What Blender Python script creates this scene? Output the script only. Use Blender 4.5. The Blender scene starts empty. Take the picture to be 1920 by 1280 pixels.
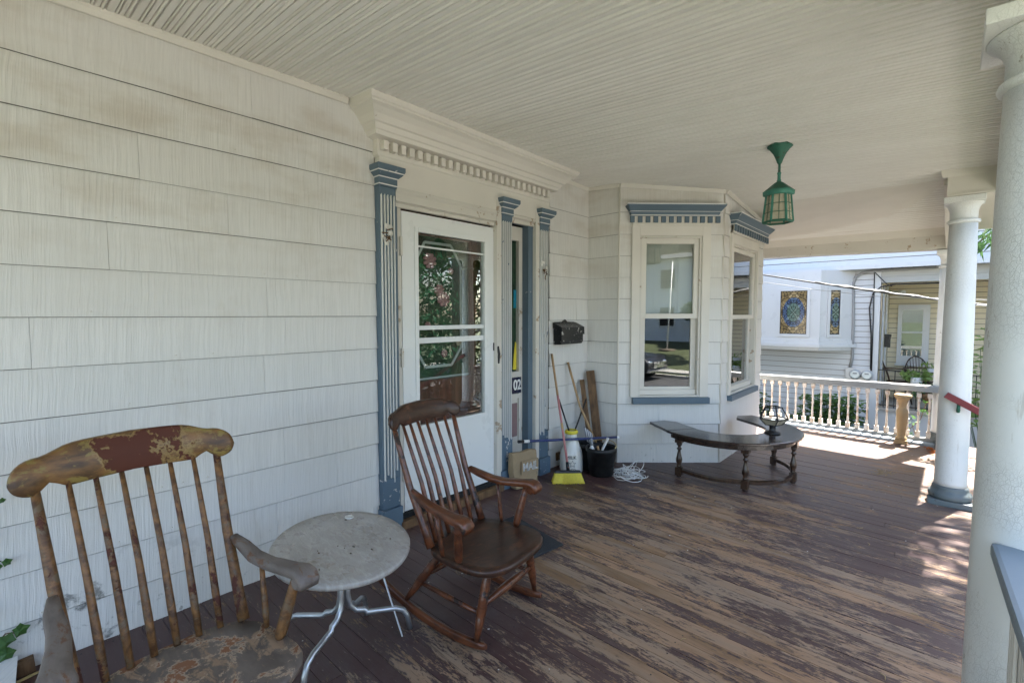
import bpy, bmesh, math, random
from mathutils import Vector, Matrix
R = math.radians
rnd = random.Random(7)
scn = bpy.context.scene
COL = scn.collection

# ------------------------------------------------------------------ camera, world, sun, exposure
cam = bpy.data.objects.new('camera', bpy.data.cameras.new('camera'))
COL.objects.link(cam)
cam.data.sensor_width = 36.0
cam.data.lens = 905.0 / 1920.0 * 36.0
cam.data.clip_end = 600
cam.location = (2.8, 0.0, 1.38)
_a, _p = R(42.2), R(3.16)
_F = Vector((-math.sin(_a) * math.cos(_p), math.cos(_a) * math.cos(_p), -math.sin(_p)))
cam.rotation_euler = _F.to_track_quat('-Z', 'Y').to_euler()
scn.camera = cam

SUN = Vector((0.314, 1.0, 1.65)).normalized()
world = bpy.data.worlds.new('World')
scn.world = world
world.use_nodes = True
_nt = world.node_tree
_bg = _nt.nodes['Background']
_sky = _nt.nodes.new('ShaderNodeTexSky')
_sky.sky_type = 'NISHITA'
_sky.sun_disc = False
_sky.sun_elevation = math.asin(SUN.z)
_sky.sun_rotation = math.atan2(SUN.x, SUN.y)
_sky.air_density = 1.0
_sky.dust_density = 1.6
_nt.links.new(_sky.outputs[0], _bg.inputs[0])
_bg.inputs[1].default_value = 0.085
sl = bpy.data.lights.new('sun', 'SUN')
sl.energy = 4.6
sl.angle = R(0.53)
sl.color = (1.0, 0.95, 0.87)
sun = bpy.data.objects.new('sun', sl)
COL.objects.link(sun)
sun.location = (6, 20, 30)
sun.rotation_euler = SUN.to_track_quat('Z', 'Y').to_euler()
scn.view_settings.view_transform = 'Standard'
scn.view_settings.look = 'None'
scn.view_settings.gamma = 1.0
scn.view_settings.use_curve_mapping = False
scn.view_settings.exposure = 3.3
scn.cycles.max_bounces = 10
scn.cycles.diffuse_bounces = 6
scn.cycles.transparent_max_bounces = 16

# ------------------------------------------------------------------ material helper
class Mat:
    def __init__(s, name, color=(0.5, 0.5, 0.5), rough=0.6, metal=0.0, spec=0.4):
        s.m = bpy.data.materials.new(name)
        s.m.use_nodes = True
        s.t = s.m.node_tree
        s.b = s.t.nodes['Principled BSDF']
        s.b.inputs['Base Color'].default_value = (*color, 1)
        s.b.inputs['Roughness'].default_value = rough
        s.b.inputs['Metallic'].default_value = metal
        s.b.inputs['Specular IOR Level'].default_value = spec
        s._pos = s._obj = s._rnd = None
    def nd(s, typ, ins=None, **at):
        n = s.t.nodes.new(typ)
        for k, v in at.items(): setattr(n, k, v)
        for k, v in (ins or {}).items(): s.put(n.inputs[k], v)
        return n
    def put(s, sock, v):
        if hasattr(v, 'is_output'): s.t.links.new(v, sock)
        elif isinstance(v, (tuple, list)):
            sock.default_value = tuple(v) + ((1,) if len(sock.default_value) == 4 and len(v) == 3 else ())
        else: sock.default_value = v
    @property
    def pos(s):
        if not s._pos: s._pos = s.nd('ShaderNodeNewGeometry').outputs['Position']
        return s._pos
    @property
    def obj(s):
        if not s._obj: s._obj = s.nd('ShaderNodeTexCoord').outputs['Object']
        return s._obj
    @property
    def rnd(s):
        if not s._rnd: s._rnd = s.nd('ShaderNodeObjectInfo').outputs['Random']
        return s._rnd
    def sep(s, v): return s.nd('ShaderNodeSeparateXYZ', {0: v}).outputs
    def comb(s, x, y, z): return s.nd('ShaderNodeCombineXYZ', {0: x, 1: y, 2: z}).outputs[0]
    def map(s, v, scale=(1, 1, 1), loc=(0, 0, 0), rot=(0, 0, 0)):
        return s.nd('ShaderNodeMapping', {'Vector': v, 'Scale': scale, 'Location': loc, 'Rotation': rot}).outputs[0]
    def noise(s, v, scale=1, detail=3, rough=0.55, dist=0, sc=None, loc=(0, 0, 0)):
        if sc or loc != (0, 0, 0): v = s.map(v, sc or (1, 1, 1), loc)
        return s.nd('ShaderNodeTexNoise', {'Vector': v, 'Scale': scale, 'Detail': detail, 'Roughness': rough, 'Distortion': dist}).outputs['Fac']
    def vor(s, v, scale=5, feature='DISTANCE_TO_EDGE', out='Distance', rand=1.0):
        return s.nd('ShaderNodeTexVoronoi', {'Vector': v, 'Scale': scale, 'Randomness': rand}, feature=feature).outputs[out]
    def math(s, op, a, b=0.0, clamp=False):
        return s.nd('ShaderNodeMath', {0: a, 1: b}, operation=op, use_clamp=clamp).outputs[0]
    def rng(s, v, a, b, c=0.0, d=1.0):
        return s.nd('ShaderNodeMapRange', {'Value': v, 'From Min': a, 'From Max': b, 'To Min': c, 'To Max': d}, interpolation_type='SMOOTHSTEP').outputs[0]
    def mix(s, f, a, b, mode='MIX'):
        n = s.nd('ShaderNodeMix', data_type='RGBA', blend_type=mode)
        s.put(n.inputs[0], f); s.put(n.inputs[6], a); s.put(n.inputs[7], b)
        return n.outputs[2]
    def col(s, c): s.put(s.b.inputs['Base Color'], c); return s
    def rough(s, r): s.put(s.b.inputs['Roughness'], r); return s
    def bump(s, h, dist=0.002, strength=1.0):
        n = s.nd('ShaderNodeBump', {'Height': h, 'Distance': dist, 'Strength': strength})
        s.t.links.new(n.outputs[0], s.b.inputs['Normal']); return s

def plain(name, c, rough=0.6, metal=0.0, var=0.12, scale=14, bump=0.0006, spec=0.4):
    m = Mat(name, c, rough, metal, spec)
    n = m.noise(m.obj, scale, 5)
    lo = tuple(x * (1 - var) for x in c); hi = tuple(min(1, x * (1 + var)) for x in c)
    m.col(m.mix(n, lo, hi))
    m.rough(m.rng(m.noise(m.obj, scale * 2.3, 3), .3, .7, max(.02, rough - .1), min(1, rough + .1)))
    if bump: m.bump(m.noise(m.obj, scale * 6, 4), bump)
    return m.m

def siding_mat(name, base, grain, stain):
    m = Mat(name, base, .55)
    x, y, z = m.sep(m.pos)
    u = m.math('MULTIPLY', m.math('ADD', x, y), 0.8)
    r = m.math('MULTIPLY', m.rnd, 37.0)
    warp = m.noise(m.comb(m.math('MULTIPLY', u, 3.0), r, m.math('MULTIPLY', z, 2.4)), 1.6, 2)
    uu = m.math('ADD', m.math('MULTIPLY', u, 1.0), m.math('MULTIPLY', warp, 0.022))
    g = m.noise(m.comb(m.math('MULTIPLY', uu, 150.0), r, m.math('MULTIPLY', z, 3.0)), 1.0, 3, .6)
    fine = m.noise(m.pos, 160, 2)
    h = m.math('ADD', m.math('MULTIPLY', g, grain), m.math('MULTIPLY', fine, .12))
    m.bump(h, .0034, 1.0)
    c = m.mix(m.rng(g, .3, .7), tuple(v * .92 for v in base), tuple(min(1, v * 1.04) for v in base))
    c = m.mix(m.math('MULTIPLY', m.rng(m.rnd, 0, 1), .5), c, tuple(v * .93 for v in base))
    big = m.noise(m.pos, 1.7, 5, .6, 0, (1, 1.0, 2.4))
    dirt = m.math('MULTIPLY', m.rng(big, .42, .72), m.rng(z, 1.2, 2.2))
    c = m.mix(m.math('MULTIPLY', dirt, stain), c, (.36, .27, .16))
    streak = m.rng(m.noise(m.pos, 3.1, 6, .7, 0, (1, 1.6, .5)), .56, .75)
    c = m.mix(m.math('MULTIPLY', streak, stain * .55), c, (.38, .31, .22))
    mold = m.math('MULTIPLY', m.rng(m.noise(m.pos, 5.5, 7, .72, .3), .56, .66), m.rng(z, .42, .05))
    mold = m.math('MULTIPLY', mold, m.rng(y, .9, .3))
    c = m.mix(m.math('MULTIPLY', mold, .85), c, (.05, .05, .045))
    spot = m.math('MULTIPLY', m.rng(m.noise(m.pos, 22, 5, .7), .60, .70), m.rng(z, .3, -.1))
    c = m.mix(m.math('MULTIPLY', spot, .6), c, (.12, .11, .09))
    m.col(c)
    return m.m

def peel_mat(name, paint, under, amount=.62, scale=9, rough=.5, sc=(1, 1, 1), chips=.0012):
    m = Mat(name, paint, rough)
    n = m.noise(m.pos, scale, 9, .68, .2, sc)
    k = m.rng(n, amount, amount + .03)
    n2 = m.noise(m.pos, scale * .35, 4)
    c = m.mix(n2, tuple(v * .86 for v in paint), tuple(min(1, v * 1.06) for v in paint))
    m.col(m.mix(k, c, under))
    m.bump(m.math('ADD', m.math('MULTIPLY', k, -1.0), m.math('MULTIPLY', m.noise(m.pos, 140, 3), .35)), chips)
    return m.m

def wood_mat(name, dark, mid, lite=None, sc=(3, 40, 40), rough=.45, peel=None, amount=.58, pscale=7, coat=0.0, centre=None, rim=None):
    m = Mat(name, mid, rough)
    g = m.noise(m.map(m.obj, sc), 1.0, 5, .6, .4)
    c = m.mix(m.rng(g, .3, .7), dark, mid)
    if lite:
        c = m.mix(m.rng(m.noise(m.map(m.obj, tuple(v ** .5 for v in sc)), 4.5, 8, .72, .5), .53, .61), c, lite)
    h = m.math('MULTIPLY', g, .3)
    if peel:
        pn = m.noise(m.obj, pscale, 9, .7, .3)
        if centre:
            yy = m.sep(m.obj)[1]
            pn = m.math('SUBTRACT', m.math('ADD', pn, centre[0]), m.math('MULTIPLY', m.math('ABSOLUTE', m.math('ADD', yy, centre[2])), centre[1]))
        k = m.rng(pn, amount, amount + .025)
        if rim: c = m.mix(m.rng(pn, amount - .035, amount - .005), c, rim)
        c = m.mix(k, c, peel)
        h = m.math('ADD', h, m.math('MULTIPLY', k, -.8))
        m.rough(m.rng(k, 0, 1, rough, min(1, rough + .3)))
    m.col(c); m.bump(h, .0013)
    m.b.inputs['Coat Weight'].default_value = coat
    m.b.inputs['Coat Roughness'].default_value = .2
    return m.m

def glass_mat(name, tint=(.95, .97, .96), gain=2.0, rough=.0):
    m = Mat(name)
    t = m.nd('ShaderNodeBsdfTransparent', {'Color': tint})
    g = m.nd('ShaderNodeBsdfGlossy', {'Color': (1, 1, 1), 'Roughness': rough})
    f = m.nd('ShaderNodeFresnel', {'IOR': 1.5})
    k = m.math('MULTIPLY', f.outputs[0], gain, True)
    mx = m.nd('ShaderNodeMixShader', {0: k, 1: t.outputs[0], 2: g.outputs[0]})
    m.t.links.new(mx.outputs[0], m.t.nodes['Material Output'].inputs[0])
    return m.m

def floor_mat():
    m = Mat('porch_boards', (.2, .12, .08), .5)
    x, y, z = m.sep(m.pos)
    r = m.rnd
    off = m.math('MULTIPLY', r, 23.0)
    v = m.comb(x, y, off)
    n0 = m.noise(m.pos, .9, 4, .55, .2)
    n1 = m.noise(m.map(m.pos, (3.0, 9.5, 1)), 1.0, 10, .70, .35)
    n2 = m.noise(m.map(v, (11, 60, 1)), 1.0, 9, .74, .3)
    n3 = m.noise(m.map(v, (34, 120, 1)), 1.0, 4, .7)
    wear = m.math('ADD', m.math('MULTIPLY', n1, .50), m.math('MULTIPLY', n2, .46))
    wear = m.math('ADD', wear, m.math('MULTIPLY', n3, .30))
    wear = m.math('ADD', wear, m.math('MULTIPLY', n0, .30))
    wear = m.math('ADD', wear, m.math('MULTIPLY', m.math('SUBTRACT', r, .5), .10))
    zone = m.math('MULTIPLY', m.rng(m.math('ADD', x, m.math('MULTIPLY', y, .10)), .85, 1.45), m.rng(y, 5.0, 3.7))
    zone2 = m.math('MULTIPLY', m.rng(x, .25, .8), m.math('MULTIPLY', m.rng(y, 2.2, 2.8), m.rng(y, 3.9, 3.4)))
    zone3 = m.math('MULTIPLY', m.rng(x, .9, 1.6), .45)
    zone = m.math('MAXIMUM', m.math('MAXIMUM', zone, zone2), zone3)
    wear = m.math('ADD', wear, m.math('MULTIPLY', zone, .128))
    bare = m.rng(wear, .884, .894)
    thin = m.rng(wear, .77, .91)
    grain = m.noise(m.map(v, (3.0, 90, 1)), 1.0, 6, .65, .6)
    tone = m.noise(m.map(v, (1.1, 5, 1)), 1.0, 4, .6)
    wood = m.mix(m.rng(tone, .35, .65), (.36, .222, .128), (.30, .218, .150))
    wood = m.mix(m.rng(m.noise(m.map(v, (1.7, 9, 1)), 1.0, 5), .5, .68), wood, (.235, .135, .065))
    wood = m.mix(m.rng(grain, .56, .70), wood, (.11, .07, .045))
    wood = m.mix(m.math('MULTIPLY', r, .25), wood, (.12, .085, .06))
    paint = m.mix(m.rng(n0, .3, .7), (.066, .033, .031), (.096, .053, .048))
    paint = m.mix(m.math('MULTIPLY', thin, .45), paint, (.10, .075, .06))
    dust = m.rng(m.noise(m.pos, 3.3, 6, .65), .5, .75)
    paint = m.mix(m.math('MULTIPLY', dust, .35), paint, (.13, .105, .10))
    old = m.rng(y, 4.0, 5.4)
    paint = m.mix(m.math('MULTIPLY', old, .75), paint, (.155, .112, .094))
    c = m.mix(bare, paint, wood)
    strk = m.math('MULTIPLY', m.rng(m.noise(m.map(v, (5, 80, 1)), 1.0, 6, .7), .48, .66), .55)
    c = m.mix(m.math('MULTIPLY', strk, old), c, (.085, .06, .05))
    pale = m.rng(m.noise(m.map(v, (16, 70, 1)), 1.0, 6, .7), .66, .72)
    c = m.mix(m.math('MULTIPLY', pale, .5), c, (.40, .34, .29))
    kn = m.vor(m.map(v, (1.0, 1.6, 1)), 1.7, 'F1')
    c = m.mix(m.rng(kn, .035, .015), c, (.03, .02, .015))
    m.col(c)
    m.rough(m.rng(bare, 0, 1, .40, .66))
    h = m.math('ADD', m.math('MULTIPLY', bare, -.6), m.math('MULTIPLY', grain, .5))
    m.bump(h, .0016)
    return m.m

def column_mat():
    m = Mat('cracked_column_paint', (.62, .62, .61), .5)
    v = m.map(m.pos, (1, 1, .62))
    w = m.nd('ShaderNodeVectorMath', {0: v, 1: m.comb(m.math('MULTIPLY', m.noise(m.pos, 30, 3), .02), m.math('MULTIPLY', m.noise(m.pos, 26, 3), .02), 0)}, operation='ADD').outputs[0]
    e = m.vor(w, 62)
    fine = m.vor(m.map(w, (1, 1, 1), (3, 1, 2)), 150)
    zone = m.rng(m.noise(m.pos, 3.0, 4, .6), .40, .60)
    crack = m.math('MULTIPLY', m.rng(e, .032, .008), zone)
    crack2 = m.math('MULTIPLY', m.math('MULTIPLY', m.rng(fine, .06, .02), zone), .6)
    ck = m.math('MAXIMUM', crack, crack2)
    n = m.noise(m.pos, 2.2, 5)
    c = m.mix(n, (.66, .66, .64), (.75, .75, .73))
    chip = m.math('MAXIMUM', m.rng(m.noise(m.map(m.pos, (1, 1, .5)), 11, 9, .74), .635, .66), m.math('MULTIPLY', m.rng(m.noise(m.map(m.pos, (3, 3, .35)), 5, 6, .7), .62, .70), .5))
    c = m.mix(chip, c, (.42, .38, .33))
    c = m.mix(m.math('MULTIPLY', ck, .26), c, (.22, .20, .175))
    m.col(c)
    m.bump(m.math('ADD', m.math('MULTIPLY', ck, -.7), m.math('MULTIPLY', chip, -.7)), .001)
    return m.m

def ceiling_mat():
    m = Mat('ceiling_board_paint', (.62, .575, .51), .42)
    n = m.noise(m.map(m.pos, (.8, 1.6, 1)), 1.4, 5, .6)
    c = m.mix(m.rng(n, .3, .7), (.69, .665, .625), (.75, .73, .69))
    c = m.mix(m.math('MULTIPLY', m.rnd, .35), c, (.66, .635, .59))
    x, y, z = m.sep(m.pos)
    dirt = m.math('MULTIPLY', m.rng(m.noise(m.map(m.pos, (1.2, 22, 1)), 1.0, 7, .7), .55, .70), m.rng(y, 4.6, 6.6, .12, 1))
    c = m.mix(m.math('MULTIPLY', dirt, .35), c, (.36, .26, .17))
    m.col(c)
    blis = m.noise(m.pos, 55, 5, .65)
    m.bump(m.math('ADD', m.math('MULTIPLY', blis, .2), m.math('MULTIPLY', m.rng(m.noise(m.pos, 11, 7, .7), .6, .66), -.7)), .0016)
    return m.m

def stained_mat(name, cx, cz, hw, hh):
    m = Mat(name, (.3, .3, .3), .15)
    x, y, z = m.sep(m.pos)
    u = m.math('DIVIDE', m.math('SUBTRACT', x, cx), hw); w = m.math('DIVIDE', m.math('SUBTRACT', z, cz), hh)
    d = m.math('SQRT', m.math('ADD', m.math('MULTIPLY', u, u), m.math('MULTIPLY', w, m.math('MULTIPLY', w, 1.5))))
    v = m.comb(m.math('ABSOLUTE', m.math('SUBTRACT', x, cx)), 0, m.math('ABSOLUTE', m.math('SUBTRACT', z, cz)))
    cell = m.nd('ShaderNodeTexVoronoi', {'Vector': v, 'Scale': 17.0}, feature='F1').outputs['Color']
    cr = m.sep(cell)[0]
    amber = m.mix(cr, (.20, .14, .055), (.42, .33, .19))
    blue = m.mix(cr, (.05, .085, .20), (.14, .21, .28))
    core = m.mix(cr, (.07, .13, .11), (.20, .28, .24))
    c = m.mix(m.rng(d, .80, .84), blue, amber)
    c = m.mix(m.rng(d, .52, .50), c, core)
    e = m.vor(v, 17.0)
    c = m.mix(m.rng(e, .07, .04), c, (.02, .02, .02))
    m.col(c)
    return m.m

W_ = (.62, .60, .555)
MT = {}
MT['siding'] = siding_mat('white_siding_paint', (.655, .64, .61), .9, .36)
MT['shingle'] = siding_mat('white_shingle_paint', (.655, .64, .605), .5, .28)
MT['ceil'] = ceiling_mat()
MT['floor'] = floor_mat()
MT['trim'] = peel_mat('cream_trim_paint', (.66, .625, .56), (.40, .33, .25), .70, 8)
MT['trim_old'] = peel_mat('peeling_trim_paint', (.60, .57, .51), (.36, .28, .20), .60, 8)
MT['ridge'] = peel_mat('white_flute_paint', (.70, .69, .66), (.11, .17, .23), .63, 16, .5, (1, 1, .4))
MT['blue'] = peel_mat('slate_blue_paint', (.10, .145, .185), (.45, .45, .44), .66, 15)
MT['blue_worn'] = peel_mat('worn_blue_paint', (.09, .14, .19), (.56, .54, .51), .60, 14)
MT['column'] = column_mat()
MT['colbase'] = peel_mat('grey_blue_base_paint', (.135, .16, .165), (.07, .065, .06), .62, 9)
MT['railgrey'] = peel_mat('grey_rail_paint', (.24, .25, .25), (.55, .45, .36), .62, 8)
MT['baluster'] = peel_mat('peeling_baluster_paint', (.66, .60, .54), (.50, .38, .29), .52, 17)
MT['capblue'] = peel_mat('blue_grey_cap_paint', (.22, .27, .31), (.10, .10, .09), .70, 7)
MT['door'] = plain('white_enamel_door', (.70, .71, .70), .35, 0, .04, 3, .0002)
MT['innerdoor'] = wood_mat('brown_door_wood', (.075, .022, .013), (.16, .055, .032), None, (30, 30, 3), .35)
MT['glass'] = glass_mat('window_glass', gain=1.7)
MT['glass_dk'] = glass_mat('storm_glass', (.94, .96, .95), .40)
MT['dark'] = plain('dark_interior', (.012, .012, .012), .9)
MT['shade_felt'] = plain('slot_shade_felt', (.17, .16, .15), .95)  # backing sheet, toned so the siding slots read as shadow lines
MT['room'] = plain('unlit_room_shade', (.03, .032, .03), .9)  # near-black walls, the dark of an unlit room put into the colour
MT['blind'] = plain('beige_blind_slat', (.50, .50, .45), .5, 0, .05, 9, 0)
MT['black'] = plain('black_paint', (.012, .012, .013), .35, 0, .4, 30, .0006)
MT['blackm'] = peel_mat('chipped_black_metal', (.012, .012, .013), (.50, .48, .44), .605, 26, .35)
MT['blackp'] = plain('black_plastic', (.014, .014, .014), .45, 0, .3, 8, .0005)
MT['red_wood'] = wood_mat('reddish_chair_wood', (.05, .016, .008), (.165, .052, .02), None, (9, 30, 30), .33, (.02, .011, .008), .60, 9, .25)
MT['red_seat'] = wood_mat('dark_chair_seat', (.026, .012, .008), (.060, .027, .016), (.10, .038, .018), (22, 5, 26), .36)
MT['old_wood'] = wood_mat('weathered_chair_wood', (.055, .023, .009), (.21, .10, .034), (.12, .08, .045), (9, 30, 30), .5, (.070, .022, .014), .57, 9)
MT['old_crest'] = wood_mat('worn_crest_wood', (.055, .026, .010), (.21, .10, .028), (.20, .14, .035), (22, 7, 26), .42, (.078, .019, .008), .56, 5, 0, (.16, 1.15, 0.0), (.24, .15, .05))
MT['old_arm'] = wood_mat('grey_chair_arm_wood', (.10, .08, .068), (.17, .14, .12), (.13, .065, .035), (8, 26, 26), .6, (.20, .09, .04), .64, 9)
MT['old_seat'] = wood_mat('flaking_chair_seat', (.085, .065, .052), (.15, .12, .098), (.26, .17, .105), (4, 12, 12), .55, (.22, .10, .048), .535, 6.5, 0, None, (.34, .25, .17))
MT['oak'] = wood_mat('dark_oak', (.014, .008, .006), (.036, .019, .012), None, (6, 40, 40), .22, None, .6, 7, .5)
MT['oaktop'] = wood_mat('glossy_dark_oak', (.018, .010, .008), (.036, .021, .016), None, (6, 34, 34), .2, None, .6, 7, .6)
MT['oakleg'] = wood_mat('turned_oak', (.022, .011, .007), (.065, .032, .016), None, (40, 40, 6), .3, None, .6, 7, .4)
MT['alu'] = plain('dull_aluminium', (.50, .52, .53), .38, .85, .12, 18, .0003)
MT['verdi'] = peel_mat('verdigris_copper', (.030, .125, .085), (.05, .035, .02), .57, 15, .6)
MT['verdi2'] = plain('bright_verdigris', (.05, .19, .145), .65, 0, .35, 20)
MT['frost'] = plain('frosted_lamp_glass', (.36, .33, .25), .3, 0, .12, 9, 0)
MT['white'] = plain('white_plastic', (.75, .75, .73), .4, 0, .06, 10, .0003)
MT['milk'] = plain('glazed_cream_enamel', (.68, .66, .60), .16, 0, .05, 6, 0)
MT['yellow'] = plain('yellow_plastic', (.70, .58, .05), .45, 0, .1, 9, 0)
MT['bristle'] = plain('yellow_broom_bristle', (.60, .50, .05), .6, 0, .25, 70, .001)
MT['pinkwood'] = wood_mat('pink_painted_handle', (.45, .17, .17), (.55, .25, .24), None, (20, 20, 4), .5, (.45, .30, .13), .52, 7)
MT['palewood'] = wood_mat('pale_handle_wood', (.28, .17, .08), (.44, .29, .15), None, (40, 40, 4), .5)
MT['plank'] = wood_mat('brown_plank_wood', (.08, .043, .02), (.18, .10, .045), None, (40, 40, 5), .7)
MT['bluepole'] = plain('navy_painted_pole', (.035, .05, .15), .35, 0, .2, 9, 0)
MT['card'] = plain('tan_mail_pouch', (.30, .22, .13), .9, 0, .18, 26, .002)
MT['silver'] = plain('silver_letter', (.66, .67, .67), .3, .5, .05, 10, 0)
MT['cord'] = plain('white_cord', (.74, .74, .72), .5, 0, .05, 10, 0)
MT['mat'] = plain('charcoal_doormat', (.032, .034, .038), .95, 0, .3, 60, .002)
MT['navy'] = plain('navy_enamel', (.012, .016, .045), .25, 0, .1, 9, 0)
MT['mauve'] = plain('mauve_panel_paint', (.22, .14, .14), .6)
MT['redrail'] = peel_mat('red_handrail_paint', (.20, .03, .035), (.06, .04, .03), .70, 9)
MT['tan'] = plain('tan_plaster', (.33, .235, .125), .75, 0, .18, 9, .002)
MT['soil'] = plain('brown_soil', (.10, .075, .05), .95, 0, .4, 2.0, .02)
MT['conc'] = plain('grey_concrete', (.40, .38, .35), .9, 0, .15, 5, .002)
MT['nb'] = plain('neighbour_white_siding', (.55, .575, .61), .4, 0, .03, 3, .0002)
MT['nbtrim'] = plain('neighbour_white_trim', (.58, .605, .635), .35, 0, .03, 3, 0)
MT['nbyel'] = plain('neighbour_cream_siding', (.68, .62, .47), .5, 0, .05, 3, 0)
MT['nbgrey'] = plain('neighbour_grey_soffit', (.40, .41, .40), .6, 0, .06, 4, 0)
MT['nblind'] = plain('dark_green_blind', (.12, .16, .14), .5, 0, .2, 12, 0)
MT['metal'] = plain('galvanised_box', (.52, .54, .56), .4, .3, .06, 6, 0)
MT['dial'] = plain('meter_dial', (.70, .74, .72), .3, 0, .1, 40, 0)
MT['wire'] = plain('black_wire', (.02, .02, .02), .5, 0, .1, 9, 0)
MT['gwire'] = plain('grey_conduit', (.28, .29, .30), .5, 0, .1, 9, 0)
MT['windsor'] = plain('dark_windsor_wood', (.045, .022, .014), .4, 0, .2, 9, 0)
MT['rubble'] = plain('fallen_paint_flake', (.62, .60, .56), .8, 0, .1, 9, 0)
MT['straw'] = plain('dry_straw', (.42, .32, .15), .8, 0, .2, 9, 0)
MT['orange'] = plain('dry_orange_leaf', (.34, .12, .03), .7, 0, .3, 9, 0)
MT['asphalt'] = plain('worn_asphalt', (.060, .060, .062), .9, 0, .3, 1.3, .004)
MT['carpaint'] = plain('dark_car_paint', (.018, .019, .023), .18, 0, .08, 2, 0, .6)
MT['chrome'] = plain('chrome', (.75, .76, .78), .12, 1.0, .03, 4, 0)
MT['tyre'] = plain('tyre_rubber', (.018, .018, .018), .8, 0, .2, 9, 0)
MT['yhouse'] = plain('ochre_house_paint', (.50, .33, .15), .7, 0, .08, 2, 0)
MT['roof'] = plain('grey_roof_shingle', (.10, .10, .105), .9, 0, .3, 5, .006)

def grass_mat():
    m = Mat('lawn_grass', (.07, .12, .03), .9)
    n = m.noise(m.pos, .5, 5, .6); f = m.noise(m.pos, 24, 4, .7)
    c = m.mix(n, (.070, .085, .036), (.105, .115, .060))
    m.col(m.mix(m.rng(f, .35, .7), c, (.045, .06, .022)))
    m.bump(f, .03); return m.m
MT['grass'] = grass_mat()
def leaf_mat(name, a, b, trans=.25):
    m = Mat(name, a, .45)
    m.col(m.mix(m.noise(m.pos, 9, 2), a, b))
    tr = m.nd('ShaderNodeBsdfTranslucent', {'Color': tuple(min(1, v * 1.6) for v in b)})
    mx = m.nd('ShaderNodeMixShader', {0: trans, 1: m.b.outputs[0], 2: tr.outputs[0]})
    m.t.links.new(mx.outputs[0], m.t.nodes['Material Output'].inputs[0])
    return m.m
MT['leaf'] = leaf_mat('green_leaf', (.030, .085, .018), (.065, .14, .035))
MT['leafdk'] = leaf_mat('dark_green_leaf', (.018, .055, .016), (.045, .10, .03))
MT['leafmd'] = leaf_mat('mid_green_leaf', (.055, .13, .03), (.14, .24, .075))
MT['leaflt'] = leaf_mat('yellow_green_leaf', (.12, .20, .05), (.22, .32, .10))
MT['bark'] = plain('grey_bark', (.12, .095, .07), .95, 0, .3, 6, .01)

def tabletop_mat():
    m = Mat('mottled_table_surface', (.40, .37, .33), .28)
    n = m.noise(m.obj, 4, 6, .6)
    rip = m.noise(m.map(m.obj, (26, 60, 1), rot=(0, 0, .7)), 1.0, 3, .6, .5)
    c = m.mix(m.rng(n, .3, .7), (.27, .245, .215), (.37, .345, .315))
    c = m.mix(m.math('MULTIPLY', m.rng(rip, .45, .7), .45), c, (.47, .45, .42))
    dirt = m.rng(m.noise(m.obj, 7, 7, .68, .4), .60, .70)
    c = m.mix(m.math('MULTIPLY', dirt, .65), c, (.17, .13, .085))
    m.col(c); m.bump(rip, .004, .8)
    m.rough(m.rng(m.noise(m.obj, 12, 5), .35, .65, .22, .5))
    return m.m
MT['tabletop'] = tabletop_mat()
def frond_glass():
    m = Mat('leaded_green_glass', (.03, .07, .04), .2)
    n = m.noise(m.pos, 6, 4, .6)
    c = m.mix(m.rng(n, .35, .65), (.018, .032, .022), (.03, .075, .04))
    m.col(c); return m.m
MT['artglass'] = frond_glass()
MT['rose'] = plain('pink_glass_rose', (.32, .17, .18), .25, 0, .4, 60, 0)
MT['vine'] = plain('green_glass_vine', (.025, .13, .06), .25, 0, .4, 20, 0)
MT['bevel'] = plain('clear_bevel_strip', (.42, .47, .45), .15, 0, .1, 10, 0)
MT['teal'] = plain('turquoise_glass', (.02, .22, .33), .2, 0, .1, 10, 0)
MT['sg1'] = stained_mat('stained_glass_wide', .675, 1.425, .215, .40)
MT['sg2'] = stained_mat('stained_glass_narrow', 1.292, 1.425, .09, .40)

# ------------------------------------------------------------------ mesh helper
def tag(o, label=None, cat=None, group=None, kind=None):
    if label: o['label'] = label
    if cat: o['category'] = cat
    if group: o['group'] = group
    if kind: o['kind'] = kind
    return o
def thing(name, loc, label, cat, group=None, rz=0):
    o = bpy.data.objects.new(name, None)
    o.empty_display_size = .1
    COL.objects.link(o); o.location = loc; o.rotation_euler = (0, 0, rz)
    return tag(o, label, cat, group)
def origin(o):
    while o.parent: o = o.parent
    return o.location.copy() if o.type == 'EMPTY' or o.get('_loc') else Vector((0, 0, 0))

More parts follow.
